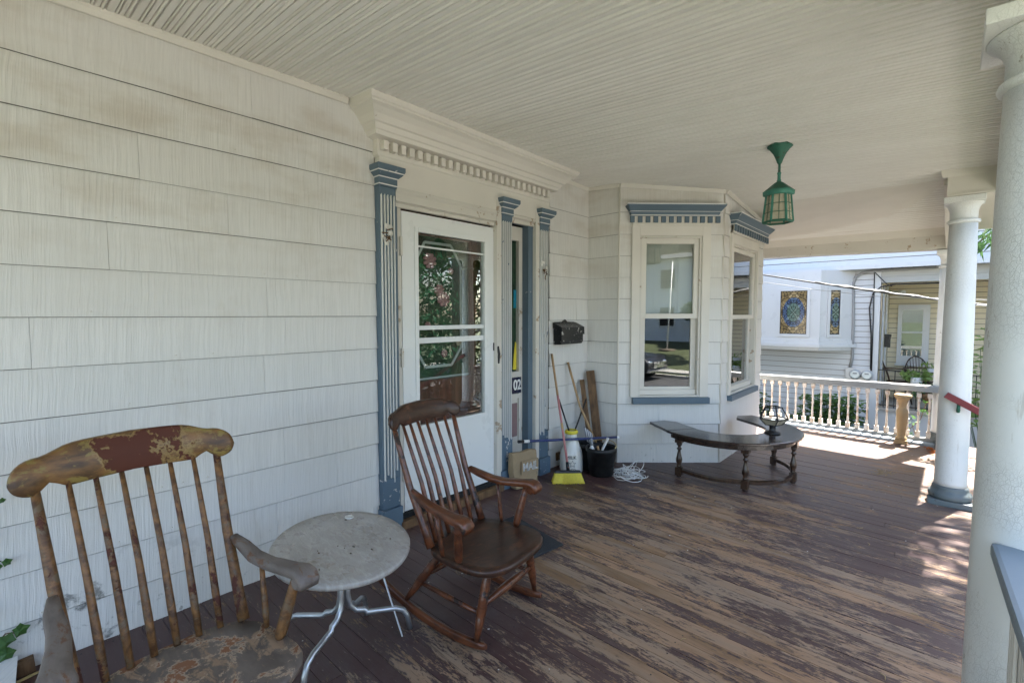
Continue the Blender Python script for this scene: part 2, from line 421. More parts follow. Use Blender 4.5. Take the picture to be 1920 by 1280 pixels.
class MB:
    def __init__(s, xf=None): s.v = []; s.f = []; s.xf = xf; s.sm = []
    def add(s, vs, fs, smooth=False):
        b = len(s.v)
        for p in vs:
            p = Vector(p)
            s.v.append(Vector(s.xf(p)) if s.xf else p)
        for f in fs: s.f.append([b + i for i in f]); s.sm.append(smooth)
        return s
    def box(s, a, b):
        x0, y0, z0 = a; x1, y1, z1 = b
        vs = [(x0, y0, z0), (x1, y0, z0), (x1, y1, z0), (x0, y1, z0), (x0, y0, z1), (x1, y0, z1), (x1, y1, z1), (x0, y1, z1)]
        return s.add(vs, [(0, 3, 2, 1), (4, 5, 6, 7), (0, 1, 5, 4), (1, 2, 6, 5), (2, 3, 7, 6), (3, 0, 4, 7)])
    def hexa(s, bot, top):
        n = len(bot)
        fs = [list(range(n))[::-1], list(range(n, 2 * n))] + [(i, (i + 1) % n, n + (i + 1) % n, n + i) for i in range(n)]
        return s.add(list(bot) + list(top), fs)
    def rings(s, rs, closed=True, cap=True, smooth=True):
        n = len(rs[0]); vs = [p for r in rs for p in r]; fs = []
        for k in range(len(rs) - 1):
            for i in range(n if closed else n - 1):
                j = (i + 1) % n
                fs.append((k * n + i, k * n + j, (k + 1) * n + j, (k + 1) * n + i))
        s.add(vs, fs, smooth)
        if cap and closed:
            b = len(s.v) - len(vs)
            s.f.append([b + i for i in range(n)][::-1]); s.sm.append(False)
            s.f.append([b + len(vs) - n + i for i in range(n)]); s.sm.append(False)
        return s
    def lathe(s, prof, c=(0, 0, 0), n=20, cap=True, ph=0):
        rs = []
        for r, z in prof:
            rs.append([(c[0] + r * math.cos(ph + 2 * math.pi * i / n), c[1] + r * math.sin(ph + 2 * math.pi * i / n), c[2] + z) for i in range(n)])
        return s.rings(rs, cap=cap)
    def turned(s, p0, p1, prof, n=10, cap=True, square=False):
        p0 = Vector(p0); p1 = Vector(p1); d = (p1 - p0)
        w = d.normalized(); a = w.orthogonal().normalized()
        if abs(w.z) > .5: a = Vector((1, 0, 0)) - w * w.x; a.normalize()
        b = w.cross(a); rs = []
        ph = math.pi / 4 if square else 0
        for t, r in prof:
            q = p0 + d * t
            rs.append([q + a * (r * math.cos(ph + 2 * math.pi * i / n)) + b * (r * math.sin(ph + 2 * math.pi * i / n)) for i in range(n)])
        return s.rings(rs, cap=cap, smooth=not square)
    def cyl(s, p0, p1, r0, r1=None, n=10): return s.turned(p0, p1, [(0, r0), (1, r0 if r1 is None else r1)], n)
    def tube(s, pts, r, n=8, cap=True, sx=1.0):
        pts = [Vector(p) for p in pts]; rs = []; a = None
        for i, p in enumerate(pts):
            d = (pts[min(i + 1, len(pts) - 1)] - pts[max(i - 1, 0)]).normalized()
            if a is None:
                a = d.orthogonal().normalized()
            a = (a - d * a.dot(d)).normalized(); b = d.cross(a)
            rr = r[i] if isinstance(r, (list, tuple)) else r
            rs.append([p + a * (rr * math.cos(2 * math.pi * k / n)) + b * (rr * sx * math.sin(2 * math.pi * k / n)) for k in range(n)])
        return s.rings(rs, cap=cap)
    def loft(s, pts, side, secs, smooth=True):
        """sweep a rectangle (half width, half thickness) along pts; side = lateral unit vector"""
        pts = [Vector(p) for p in pts]; side = Vector(side); rs = []
        for i, p in enumerate(pts):
            d = (pts[min(i + 1, len(pts) - 1)] - pts[max(i - 1, 0)]).normalized()
            up = side.cross(d).normalized(); hw, ht = secs[i] if isinstance(secs, list) else secs
            ring = []
            for k in range(12):
                an = 2 * math.pi * (k + .5) / 12
                cx, cy = math.cos(an), math.sin(an)
                cx = math.copysign(abs(cx) ** .5, cx); cy = math.copysign(abs(cy) ** .5, cy)
                ring.append(p + side * hw * cx + up * ht * cy)
            rs.append(ring)
        return s.rings(rs, smooth=smooth)
    def prism(s, poly, d0, d1, axis='z'):
        f = {'z': lambda a, b, c: (a, b, c), 'x': lambda a, b, c: (c, a, b), 'y': lambda a, b, c: (a, c, b)}[axis]
        return s.hexa([f(a, b, d0) for a, b in poly], [f(a, b, d1) for a, b in poly])
    def ball(s, c, r, n=10, m=6, sq=(1, 1, 1)):
        rs = []
        for k in range(1, m):
            t = math.pi * k / m
            rs.append([(c[0] + sq[0] * r * math.sin(t) * math.cos(2 * math.pi * i / n), c[1] + sq[1] * r * math.sin(t) * math.sin(2 * math.pi * i / n), c[2] - sq[2] * r * math.cos(t)) for i in range(n)])
        return s.rings(rs)
    def crown(s, u0, u1, prof, flare0=.8, flare1=.8, z_of=None):
        """moulding in a wall frame (u along wall, d out, z up): profile (d, z) swept u0..u1 with mitred returns"""
        rs = []
        for d, z in prof:
            a, b = u0 - d * flare0, u1 + d * flare1
            rs.append([(a, 0, z), (a, d, z), (b, d, z), (b, 0, z)])
        s.rings(rs, closed=False, cap=False, smooth=False)
        for r in (rs[0], rs[-1]): s.add(r, [(0, 1, 2, 3)])
        return s
    def build(s, name, mat, parent=None, bevel=0.0, seg=2, smooth=None, label=None):
        me = bpy.data.meshes.new(name)
        o = bpy.data.objects.new(name, me)
        COL.objects.link(o)
        base = Vector((0, 0, 0))
        if parent is not None:
            o.parent = parent; base = origin(parent)
        elif name in TOPBASE: pass
        me.from_pydata([tuple(p - base) for p in s.v], [], s.f)
        me.update()
        bm = bmesh.new(); bm.from_mesh(me)
        if not s.xf or True: bmesh.ops.recalc_face_normals(bm, faces=bm.faces[:])
        if bevel:
            es = [e for e in bm.edges if len(e.link_faces) == 2 and e.calc_face_angle(0) > .6]
            if es: bmesh.ops.bevel(bm, geom=es, offset=bevel, segments=seg, profile=.6, affect='EDGES', clamp_overlap=True)
        bm.to_mesh(me); bm.free()
        if not bevel:
            for p, q in zip(me.polygons, s.sm): p.use_smooth = q
        if smooth:
            for p in me.polygons: p.use_smooth = True
        m = MT[mat] if isinstance(mat, str) else mat
        me.materials.append(m)
        if label: o['label'] = label
        return o
TOPBASE = ()
def copy_child(o, parent, dloc=(0, 0, 0)):
    c = o.copy(); COL.objects.link(c); c.parent = parent
    c.location = Vector(o.location) + Vector(dloc); return c
def copy_tree(o, parent=None):
    c = o.copy(); COL.objects.link(c); c.parent = parent
    for ch in list(o.children): copy_tree(ch, c)
    return c
def frame(A, B):
    """wall frame: u from A to B, d outwards (to the right-hand side facing the porch), z up"""
    A = Vector((A[0], A[1])); B = Vector((B[0], B[1])); t = (B - A).normalized(); n = Vector((t.y, -t.x))
    return lambda p: (A.x + t.x * p[0] + n.x * p[1], A.y + t.y * p[0] + n.y * p[1], p[2])
def text_mesh(txt, size, xf, depth, name, mat, parent, bold=0.0, align='CENTER'):
    cu = bpy.data.curves.new('lettering', 'FONT')
    cu.body = txt; cu.size = size; cu.extrude = depth; cu.align_x = align; cu.align_y = 'CENTER'; cu.offset = bold
    to = bpy.data.objects.new('lettering', cu); COL.objects.link(to)
    dg = bpy.context.evaluated_depsgraph_get(); dg.update()
    me = bpy.data.meshes.new_from_object(to.evaluated_get(dg))
    bpy.data.objects.remove(to)
    b = origin(parent)
    for v in me.vertices: v.co = Vector(xf(v.co)) - b
    o = bpy.data.objects.new(name, me); COL.objects.link(o); o.parent = parent
    me.materials.clear(); me.materials.append(MT[mat]); return o

# sagging porch: floor and ceiling heights
def zf(x, y): return -.09 - .015 * x
_CY = [-2.5, 1.5, 5.0, 7.7]; _C0 = [2.69, 2.705, 2.665, 2.36]; _C1 = [2.52, 2.53, 2.475, 2.335]
def zc(x, y):
    k = 0
    while k < 2 and y > _CY[k + 1]: k += 1
    t = min(1, max(0, (y - _CY[k]) / (_CY[k + 1] - _CY[k])))
    a = _C0[k] + (_C0[k + 1] - _C0[k]) * t; b = _C1[k] + (_C1[k + 1] - _C1[k]) * t
    return a + (b - a) * x / 3.1

# ------------------------------------------------------------------ ground and street
g = MB(); GZ = -.85
n_ = 40
xs = [-120, -60, -30, -10, 0, 3.3, 5, 7.0, 9.0, 16.5, 18.2, 20, 24, 30, 60, 160]
def gz(x):
    if x < 17: return GZ - min(max((x - 3) / 6, 0), 1) * .55
    return GZ - .55 + min((x - 17) * .085, 1.6)
ys = [-150, -60, -30, -12, 0, 12, 30, 60, 150]
g.rings([[(x, y, gz(x)) for x in xs] for y in ys], closed=False, cap=False)
tag(g.build('ground', 'grass'), kind='structure')
r_ = MB(); r_.add([(9, -150, GZ - .52), (16, -150, GZ - .52), (16, 150, GZ - .52), (9, 150, GZ - .52)], [(0, 1, 2, 3)])
tag(r_.build('road', 'asphalt'), kind='structure')
k_ = MB().box((16, -150, GZ - .7), (16.18, 150, GZ - .40)).box((8.82, -150, GZ - .7), (9, 150, GZ - .40))
tag(k_.build('kerb', 'conc'), kind='structure')
s_ = MB().box((17.3, -150, gz(17.3) - .2), (18.6, 150, gz(18.2) + .02)).box((6.2, -150, gz(6.8) - .2), (7.6, 150, gz(6.4) - .06 + .10))
tag(s_.build('pavement', 'conc'), kind='structure')
wk = MB().hexa([(16.18, -1.1, gz(17) - .2), (30, 2.4, gz(30) - .2), (30, 3.9, gz(30) - .2), (16.18, .4, gz(17) - .2)],
               [(16.18, -1.1, gz(17) + .04), (30, 2.4, gz(30) + .06), (30, 3.9, gz(30) + .06), (16.18, .4, gz(17) + .04)])
tag(wk.build('front_path', 'conc'), kind='structure')
dv = MB().add([(-8, 7.75, GZ + .012), (8.8, 7.75, GZ + .012), (8.8, 10.4, GZ + .012), (-8, 10.4, GZ + .012)], [(0, 1, 2, 3)])
tag(dv.build('side_yard', 'soil'), kind='structure')

fw = MB().box((4.35, 2.6, GZ - .4), (9.0, 4.7, GZ + .012 )); tag(fw.build('added_front_walk', 'conc'), kind='structure')  # unseen walk, added to cut the green bounce onto the columns
# house across the street (seen reflected in the bay window)
h = thing('house', (31, -8, 0), 'pale house across the street, mirrored in the bay window glass', 'house')
z0 = gz(30) - .2
b = MB()
for k in range(26): b.hexa([(28, -14, z0 + k * .22), (36, -14, z0 + k * .22), (36, .6, z0 + k * .22), (28, .6, z0 + k * .22)],
                           [(28.03, -13.97, z0 + k * .22 + .22), (36, -13.97, z0 + k * .22 + .22), (36, .57, z0 + k * .22 + .22), (28.03, .57, z0 + k * .22 + .22)])
b.build('wall', 'nb', h)
MB().prism([(27.4, z0 + 5.72), (36.6, z0 + 5.72), (32, z0 + 8.6)], -14.6, 1.2, 'y').build('roof', 'roof', h)
for yy in (-11.2, -8.9, -6.3, -2.6):
    for zz in (1.0, 3.6):
        w = MB().box((27.93, yy - .62, z0 + zz), (28.1, yy + .62, z0 + zz + 1.5)).build('window', 'nbtrim', h)
        MB().box((27.90, yy - .52, z0 + zz + .1), (28.0, yy + .52, z0 + zz + 1.4)).build('pane', 'dark', w)
# flag pole on the far lawn
p = thing('flagpole', (24.0, -6.9, gz(24)), 'slim white pole standing on the far lawn', 'pole')
MB().cyl((24.0, -6.9, gz(24) - .1), (24.2, -6.75, 4.6), .05, .03).build('pole', 'white', p)
MB().lathe([(.5, -.06), (.5, .08), (.0, .12)], (24.0, -6.9, gz(24)), 12).build('base', 'bark', p)
# parked car
def car(cx, cy, zb, label):
    t = thing('parked_car', (cx, cy, zb), label, 'car')
    X = lambda l, z: (l, z)
    body = [(-2.25, .35), (-2.3, .75), (-2.1, 1.02), (-1.0, 1.1), (2.15, 1.08), (2.28, .8), (2.25, .35)]
    m = MB(lambda q: (cx + q[2], cy - q[0], zb + q[1]))
    m.hexa([(a, b_, -.9) for a, b_ in body], [(a, b_, .9) for a, b_ in body]); m.build('body', 'carpaint', t, .09, 3, True)
    cab = [(-1.15, 1.08), (-.45, 1.62), (1.55, 1.64), (2.1, 1.06)]
    m = MB(lambda q: (cx + q[2], cy - q[0], zb + q[1]))
    m.hexa([(a, b_, -.76 if b_ < 1.2 else -.62) for a, b_ in cab], [(a, b_, .76 if b_ < 1.2 else .62) for a, b_ in cab]); m.build('cabin', 'black', t, .07, 3, True)
    for l in (-1.4, 1.4):
        for s in (-1, 1):
            w = MB().turned((cx + s * .72, cy + l, zb + .34), (cx + s * .93, cy + l, zb + .34), [(0, .3), (.1, .34), (.9, .34), (1, .3)], 18).build('wheel', 'tyre', t)
            MB().cyl((cx + s * .9, cy + l, zb + .34), (cx + s * .945, cy + l, zb + .34), .2, .18, 14).build('rim', 'chrome', w)
    for s in (-1, 1):
        MB().ball((cx + s * .62, cy + 2.24, zb + .78), .13, 10, 6, (1.5, .5, .7)).build('headlight', 'chrome', t)
    MB().box((cx - .45, cy + 2.24, zb + .55), (cx + .45, cy + 2.33, zb + .8)).build('grille', 'chrome', t)
    MB().box((cx - .85, cy + 2.22, zb + .38), (cx + .85, cy + 2.34, zb + .46)).build('bumper', 'chrome', t)
    return t
car(14.9, -5.05, GZ - .52, 'dark car parked at the far kerb, mirrored in the bay window')

def leaf_cloud(mb, c, rad, n, size, rg, flat=.6, shell=.35):
    for _ in range(n):
        while True:
            q = Vector((rg.uniform(-1, 1), rg.uniform(-1, 1), rg.uniform(-1, 1)))
            if shell < q.length < 1: break
        p = Vector((c[0] + q.x * rad[0], c[1] + q.y * rad[1], c[2] + q.z * rad[2]))
        d = Vector((rg.uniform(-1, 1), rg.uniform(-1, 1), rg.uniform(-.8, .4))).normalized()
        e = d.orthogonal().normalized(); e.rotate(Matrix.Rotation(rg.uniform(0, 6.28), 3, d))
        s = size * rg.uniform(.6, 1.3)
        mb.add([p - d * s, p + e * s * .42, p + d * s, p - e * s * .42], [(0, 1, 2, 3)])
def tree(x, y, zb, hh, rr, label, seed, mat='leaf', n=3000, size=.12, lobes=7, crown_z=None):
    rg = random.Random(seed)
    t = thing('tree', (x, y, zb), label, 'tree', 'trees around the houses')
    tr = MB(); tr.tube([(x, y, zb - .2), (x + .06, y + .05, zb + hh * .3), (x - .05, y + .1, zb + hh * .62), (x, y, zb + hh * .85)], [.017 * hh, .014 * hh, .010 * hh, .004 * hh], 9)
    fo = MB()
    for k in range(lobes):
        an = 6.283 * k / lobes + rg.uniform(-.3, .3); d = rr * rg.uniform(.35, .75)
        c = (x + d * math.cos(an), y + d * math.sin(an), (crown_z or zb + hh * .68) + rg.uniform(-.25, .35) * rr)
        tr.tube([(x, y, zb + hh * rg.uniform(.35, .55)), ((x + c[0]) / 2, (y + c[1]) / 2, c[2] - .3), c], [.007 * hh, .005 * hh, .002 * hh], 6)
        s = rr * rg.uniform(.4, .6)
        leaf_cloud(fo, c, (s, s, s * .75), n // lobes, size, rg)
    tr.build('trunk', 'bark', t); fo.build('crown', mat, t)
    return t
tree(21.5, -2.4, gz(21), 8.5, 2.5, 'broad green tree on the far lawn by the pale house', 3, 'leaf', 2600, .2, 7, 5.6)
tree(26.5, -5.9, gz(26), 3.2, 1.5, 'dense dark tree at the right end of the pale house', 4, 'leafdk', 2600, .2)

# ------------------------------------------------------------------ porch floor, ceiling
floor = MB()
floor.hexa([(-.1, -2.2, -.5), (3.12, -2.2, -.5), (3.12, 7.58, -.5), (-.1, 7.58, -.5)],
           [(-.1, -2.2, zf(-.1, 0) - .022), (3.12, -2.2, zf(3.12, 0) - .022), (3.12, 7.58, zf(3.12, 0) - .022), (-.1, 7.58, zf(-.1, 0) - .022)])
floor = tag(floor.build('porch_floor', 'dark'), kind='structure')
BW = .083
y = -2.2; k = 0
while y < 7.56:
    w = BW
    cuts = [0.0, 3.15]
    if rnd.random() < .55: cuts = [0.0, rnd.uniform(.5, 2.7), 3.15]
    for a, b in zip(cuts[:-1], cuts[1:]):
        a += .0012; b -= .0012
        y0, y1 = y + .0006, y + w - .0006
        dz = rnd.uniform(-.0012, .0014); cp = rnd.uniform(-.0006, .001)
        pr = [(y0, -.02), (y0, -.0015), (y0 + .0015, 0), ((y0 + y1) / 2, cp), (y1 - .0015, 0), (y1, -.0015), (y1, -.02)]
        m = MB(); m.rings([[(xx, q, zf(xx, q) + h_ + dz) for q, h_ in pr] for xx in (a, b)], smooth=False)
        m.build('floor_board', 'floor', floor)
    y += w
ceil = MB()
for y0, y1 in zip([-2.4, 1.5, 5.0], [1.5, 5.0, 7.75]):
    X1 = 3.15
    ceil.hexa([(-.2, y0, zc(-.2, y0) + .02), (X1, y0, zc(X1, y0) + .02), (X1, y1, zc(X1, y1) + .02), (-.2, y1, zc(-.2, y1) + .02)],
              [(-.2, y0, 2.85), (X1, y0, 2.85), (X1, y1, 2.85), (-.2, y1, 2.85)])
ceil.hexa([(3.15, 2.0, zc(3.15, 2) + .02), (3.2, 2.0, zc(3.2, 2) + .02), (3.2, 5.2, zc(3.2, 5.2) + .02), (3.15, 5.2, zc(3.15, 5.2) + .02)],
          [(3.15, 2.0, 2.85), (3.2, 2.0, 2.85), (3.2, 5.2, 2.85), (3.15, 5.2, 2.85)])
ceil = tag(ceil.build('porch_ceiling', 'trim'), kind='structure')
y = -2.3; CW = .0835
while y < 7.7:
    x1 = 3.10
    if y > 5.2: x1 = 2.95
    e = CW / 2
    j = rnd.uniform(0, .0016)
    pr = [(0, .014), (.0014, .006), (.003, .0), (.0055, -.0035), (.0085, 0), (.0115, .010), (.0150, 0), (e - .012, 0), (e - .0085, .010), (e - .006, .002), (e - .003, -.0025), (e, -.004), (e + .003, -.0025), (e + .006, .002), (e + .0085, .010), (e + .012, 0), (CW - .004, 0), (CW - .0012, .004), (CW, .012)]
    m = MB(); m.rings([[(xx, y + q, zc(xx, y + q) + h_ + j) for q, h_ in pr] for xx in (-.05, x1)], closed=False, cap=False, smooth=False)
    m.build('ceiling_board', 'ceil', ceil)
    if abs(y - 6.15) < .042 or abs(y - 6.62) < .042: y += .009
    y += CW
nh_ = MB()
for k in range(96):
    for xx in (.06, .68, 1.30, 1.92, 2.54):
        if rnd.random() < .75:
            yy = -2.2 + BW * (k + 14 + rnd.uniform(.3, .7)); nh_.lathe([(.0035, .0004), (.0033, .0012)], (xx + rnd.uniform(-.01, .01), yy, zf(xx, yy)), 6)
tag(nh_.build('nail_heads', 'wire', floor), kind='stuff')
# ceiling moulding along the house wall
for (y0, y1) in ((-2.3, 1.57), (3.75, 4.25)):
    m = MB()
    m.rings([[(0.012, yy, zc(0, yy) - .036), (.020, yy, zc(0, yy) - .034), (.034, yy, zc(0, yy) - .014), (.036, yy, zc(0, yy) + .004), (0.012, yy, zc(0, yy) + .004)] for yy in (y0, y1)], smooth=False)
    m.build('ceiling_moulding', 'trim', ceil)

# upper house mass / roof over the porch
rf = thing('porch_roof', (1.5, 2.5, 2.86), 'porch roof slab above the white board ceiling', 'roof')
MB().box((-.2, -2.5, 2.856), (3.22, 5.335, 2.95)).box((-.2, 5.336, 2.856), (3.0, 7.72, 2.95)).build('roof_deck', 'roof', rf)
MB().box((2.97, 5.34, 2.60), (2.999, 7.72, 2.852)).build('gutter_board', 'trim', rf)

# ------------------------------------------------------------------ house wall with siding
ROWS = [2.424 - .2105 * k for k in range(13)]
ROWS2 = [2.378, 2.165, 1.955, 1.747, 1.538, 1.328, 1.110, .895, .691, .493, .289, .094, -.110]
def siding(root, A, B, rows, ztop, mat, holes=(), jmin=.7, jmax=1.7, name='siding_board', seed=1, out=.013, slot=.0012, u0=0.0, u1=None, bot=None):
    rg = random.Random(seed); fr = frame(A, B); L = (Vector(B) - Vector(A)).length if u1 is None else u1
    tops = [None] + rows[:-1]
    for k, zb in enumerate(rows):
        spans = [(u0, L)]
        zt = tops[k] - slot - min(.0045, max(0, (1.75 - tops[k]) * .005)) if k else None
        for (a, b, h0, h1) in holes:
            if zb < h1 - .02 and (zt or 9) > h0 + .02:
                spans = [q for s in spans for q in ((s[0], min(a, s[1])), (max(b, s[0]), s[1])) if q[1] - q[0] > .01]
        for (a, b) in spans:
            cuts = [a]; q = a + rg.uniform(.15, jmax)
            while q < b - .12: cuts.append(q); q += rg.uniform(jmin, jmax)
            cuts.append(b)
            for c0, c1 in zip(cuts[:-1], cuts[1:]):
                c0 += .0007; c1 -= .0007
                o = out + rg.uniform(-.0015, .002); m = MB(fr); dz = rg.uniform(-.0012, .0012)
                t0 = zt if k else ztop(c0); t1 = zt if k else ztop(c1)
                zz = zb + dz if bot is None or k < len(rows) - 1 else bot
                rs = []
                for u, tt in ((c0, t0), (c1, t1)):
                    rs.append([(u, -.002, zz + .006), (u, o, zz), (u, o, zz + .003), (u, .0035, tt), (u, -.002, tt)])
                m.rings(rs, smooth=False)
                m.build(name, mat, root)
hw = thing('house_wall', (0, 1.2, -.1), 'white painted siding wall of the house along the porch', 'wall')
siding(hw, (0, -2.3), (0, 1.755), ROWS, lambda u: zc(0, -2.3 + u) + .01, 'siding', seed=5, jmin=1.0, jmax=2.2, bot=-.105)
siding(hw, (0, 3.60), (0, 4.262), ROWS2, lambda u: zc(0, 3.6 + u) + .01, 'shingle', seed=9, jmin=.9, jmax=2, bot=-.115)
m = MB().box((-.12, -2.3, -.6), (-.004, 1.75, 2.84)).box((-.12, 3.64, -.6), (-.004, 4.27, 2.84)).box((-.12, 1.75, 2.25), (-.004, 3.64, 2.84)).box((-.12, 1.75, -.6), (-.004, 3.64, -.10))
m.build('sheathing', 'shade_felt', hw)
# nail heads
nm = MB()
for k in range(26):
    zz = ROWS[rnd.randrange(1, 12)] + .022; yy = rnd.uniform(.1, 1.7)
    nm.ball((.012, yy, zz), .004, 6, 4)
tag(nm.build('nail_heads', 'trim', hw), kind='stuff')
# dim rooms behind the glass
rm = MB()
def wallbox(x0, x1, y0, y1, z0, z1): rm.box((x0, y0, z0), (x1, y1, z1))
wallbox(-3.2, -3.1, 1.0, 7.6, -.2, 2.84); wallbox(-3.1, -.12, 1.0, 1.1, -.2, 2.84); wallbox(-3.1, -.12, 7.5, 7.6, -.2, 2.84)
wallbox(-3.1, .9, 1.1, 7.5, -.3, -.2); wallbox(-3.1, -.12, 1.1, 7.5, 2.85, 2.95)
tag(rm.build('room', 'room'), kind='structure')

# ------------------------------------------------------------------ door surround: pilasters, cornice, lintel
fd = frame((0, 0), (0, 1))          # u = world y, d = world x
ds = thing('door_surround', (0.05, 2.65, -.1), 'blue and white fluted door surround under a dentil cornice', 'door frame')
def pilaster(y0, y1, zb, zt, flute_end, side_white=0.0, mat='ridge', damage=None):
    b = MB(fd).box((y0 + side_white, 0.0, flute_end - .02), (y1, .048, zt)).build('pilaster', 'blue', ds)
    if side_white: MB(fd).box((y0, -.02, zb), (y0 + side_white - .001, .054, zt)).build('side_board', 'trim_old', b)
    ya = y0 + side_white; n = 5; sp = (y1 - ya) / (n + .4)
    for k in range(n):
        c = ya + sp * (k + .7); w = sp * .17
        e = flute_end - rnd.uniform(-.03, .05)
        mm = MB(fd); mm.rings([[(c - w, .0485, zz), (c - w * .6, .060, zz), (c + w * .6, .060, zz), (c + w, .0485, zz)] for zz in (e, zt - .16)], smooth=False)
        mm.build('flute_ridge', mat, b)
    # plain painted foot with the flutes running on in blue
    mm = MB(fd).box((ya, 0, zb + .18), (y1, .056, flute_end - .021)); mm.build('foot', 'blue_worn', b, .003)
    MB(fd).box((ya - .012, -.01, zb), (y1 + .012, .075, zb + .178)).build('plinth', 'blue_worn', b, .004)
    # capital
    cp = MB(fd); P = [(.056, zt - .165), (.056, zt - .115), (.066, zt - .110), (.066, zt - .10), (.066, zt - .055), (.098, zt - .03), (.112, zt - .008), (.112, zt + .018)]
    cp.crown(ya + .045, y1 - .045, P, .75, .75); cp.build('capital', 'blue', b)
    for zz, dd in ((zt - .102, .071), (zt - .056, .073), (zt - .025, .106)):
        MB(fd).crown(ya + .045, y1 - .045, [(dd, zz), (dd, zz + .006)], .75, .75).build('capital_line', 'ridge', b)
    if damage:
        d_ = MB(fd)
        for k in range(9):
            c = (damage[0] + rnd.uniform(-.035, .035), .058, damage[1] + rnd.uniform(-.06, .06))
            d_.ball(c, rnd.uniform(.008, .018), 7, 5, (1, .5, 1.2))
        d_.build('torn_paint', 'rubble', b)
        d2 = MB()
        for k in range(5):
            c = Vector((.066, damage[0] + rnd.uniform(-.02, .025), damage[1] + rnd.uniform(-.05, .035)))
            d2.tube([c, c + Vector((rnd.uniform(.005, .02), rnd.uniform(-.03, .03), rnd.uniform(-.03, .02))), c + Vector((.01, rnd.uniform(-.04, .04), rnd.uniform(-.05, .0)))], .0035, 6)
        d2.build('rusty_bracket', 'plank', b)
    return b
pilaster(1.757, 1.885, -.10, 2.32, .30, 0, damage=(1.815, 1.905))
pilaster(2.845, 3.033, -.11, 2.31, .345, .058)
pilaster(3.345, 3.53, -.115, 2.30, .32, .053, damage=(3.46, 1.79))
# frieze and lintel
MB(fd).box((1.765, -.02, 2.225), (3.545, .050, 2.70)).build('frieze', 'trim', ds)
MB(fd).crown(1.885, 2.84, [(.03, 2.10), (.03, 2.125), (.055, 2.135), (.055, 2.185), (.066, 2.20), (.066, 2.222)], 0, 0).build('lintel', 'trim_old', ds)
MB(fd).crown(3.035, 3.345, [(.03, 2.16), (.03, 2.19), (.05, 2.20), (.05, 2.222)], 0, 0).build('lintel', 'trim_old', ds)
cr = MB(fd)
P = [(.05, 2.395), (.058, 2.405), (.058, 2.42), (.060, 2.425), (.060, 2.487), (.115, 2.495), (.125, 2.515), (.135, 2.52), (.150, 2.545), (.165, 2.55), (.19, 2.58), (.225, 2.605), (.25, 2.615), (.25, 2.625), (.262, 2.632), (.27, 2.66), (.27, 2.665)]
cr.crown(1.795, 3.49, P, .80, .80)
for q in range(len(cr.v)):
    v = cr.v[q]; t = max(0, (v.z - 2.42) / .25)
    v.z = v.z + (zc(v.x, v.y) + .008 - 2.665) * min(1, t) if t > 0 else v.z
cornice = cr.build('cornice', 'trim', ds)
dt = MB(fd).box((0, .0602, 2.428), (.036, .106, 2.486)).build('dentil', 'trim', cornice, .004)
dt.location = (0, 1.765, 0)
for k in range(1, 26):
    c = copy_child(dt, cornice, (0, .0672 * k, 0))
# threshold and jambs
MB(fd).box((1.885, -.15, -.10), (2.9, .085, -.035)).build('threshold', 'plank', ds, .004)
MB(fd).box((1.885, -.15, -.034), (2.9, .045, -.002)).build('door_sill', 'dark', ds)
MB(fd).box((1.886, -.15, -.002), (1.905, .036, 2.10)).build('jamb', 'blue', ds)
MB(fd).box((1.906, -.15, -.002), (1.948, .014, 2.10)).build('jamb', 'trim_old', ds)
MB(fd).box((3.282, -.16, -.11), (3.344, .018, 2.16)).build('jamb', 'blue', ds)
MB(fd).box((3.034, -.04, 2.165), (3.343, .0, 2.224)).build('head_board', 'blue', ds)

# ------------------------------------------------------------------ storm door and inner door
sd = thing('storm_door', (0.01, 2.41, -.0), 'white storm door with a tall glass pane and black handle', 'door')
D0, D1, DZ0, DZ1 = 1.952, 2.888, .004, 2.085
G0, G1, GZ0, GZ1 = 2.083, 2.742, .585, 1.962
m = MB(fd).box((D0, -.02, DZ0), (G0, .016, DZ1)).box((G1, -.02, DZ0), (D1, .016, DZ1)).box((G0, -.02, DZ0), (G1, .016, GZ0)).box((G0, -.02, GZ1), (G1, .016, DZ1))
m.build('door_leaf', 'door', sd)
fr_ = MB(fd)
for a, b, c, d in ((G0 - .028, G0 + .004, GZ0 - .028, GZ1 + .028), (G1 - .004, G1 + .028, GZ0 - .028, GZ1 + .028), (G0 + .0045, G1 - .0045, GZ0 - .028, GZ0 + .004), (G0 + .0045, G1 - .0045, GZ1 - .004, GZ1 + .028)):
    fr_.box((a, .0165, c), (b, .024, d))
fr_.build('glass_frame', 'door', sd, .003)
MB(fd).box((G0, -.004, GZ0), (G1, .0, GZ1)).build('glass_pane', 'glass_dk', sd)
for zz, hh, dd in ((1.272, .030, .012), (1.175, .040, .006), (1.856, .012, .010)):
    MB(fd).box((G0 + .002, .001, zz), (G1 - .002, dd, zz + hh)).build('cross_rail', 'door', sd, .002)
MB(fd).box((D0 + .02, .0165, .055), (D1 - .02, .0185, .075)).build('kick_line', 'door', sd)
hd = MB(); hd.tube([(.016, 2.855, 1.12), (.05, 2.86, 1.115), (.062, 2.862, 1.06), (.05, 2.866, .985), (.02, 2.866, .955)], [.011, .012, .011, .010, .008], 8)
hd.box((.016, 2.838, 1.085), (.024, 2.878, 1.15)); hd.build('handle', 'black', sd)
for zz in (1.78, 1.02, .22):
    MB(fd).box((1.934, .0145, zz), (1.951, .03, zz + .13)).build('hinge', 'trim_old', sd, .002)
idr = thing('inner_door', (-.12, 2.4, 0), 'brown inner door with leaded rose glass behind the storm door', 'door')
I0, I1, IZ0, IZ1 = 2.06, 2.69, .885, 1.965
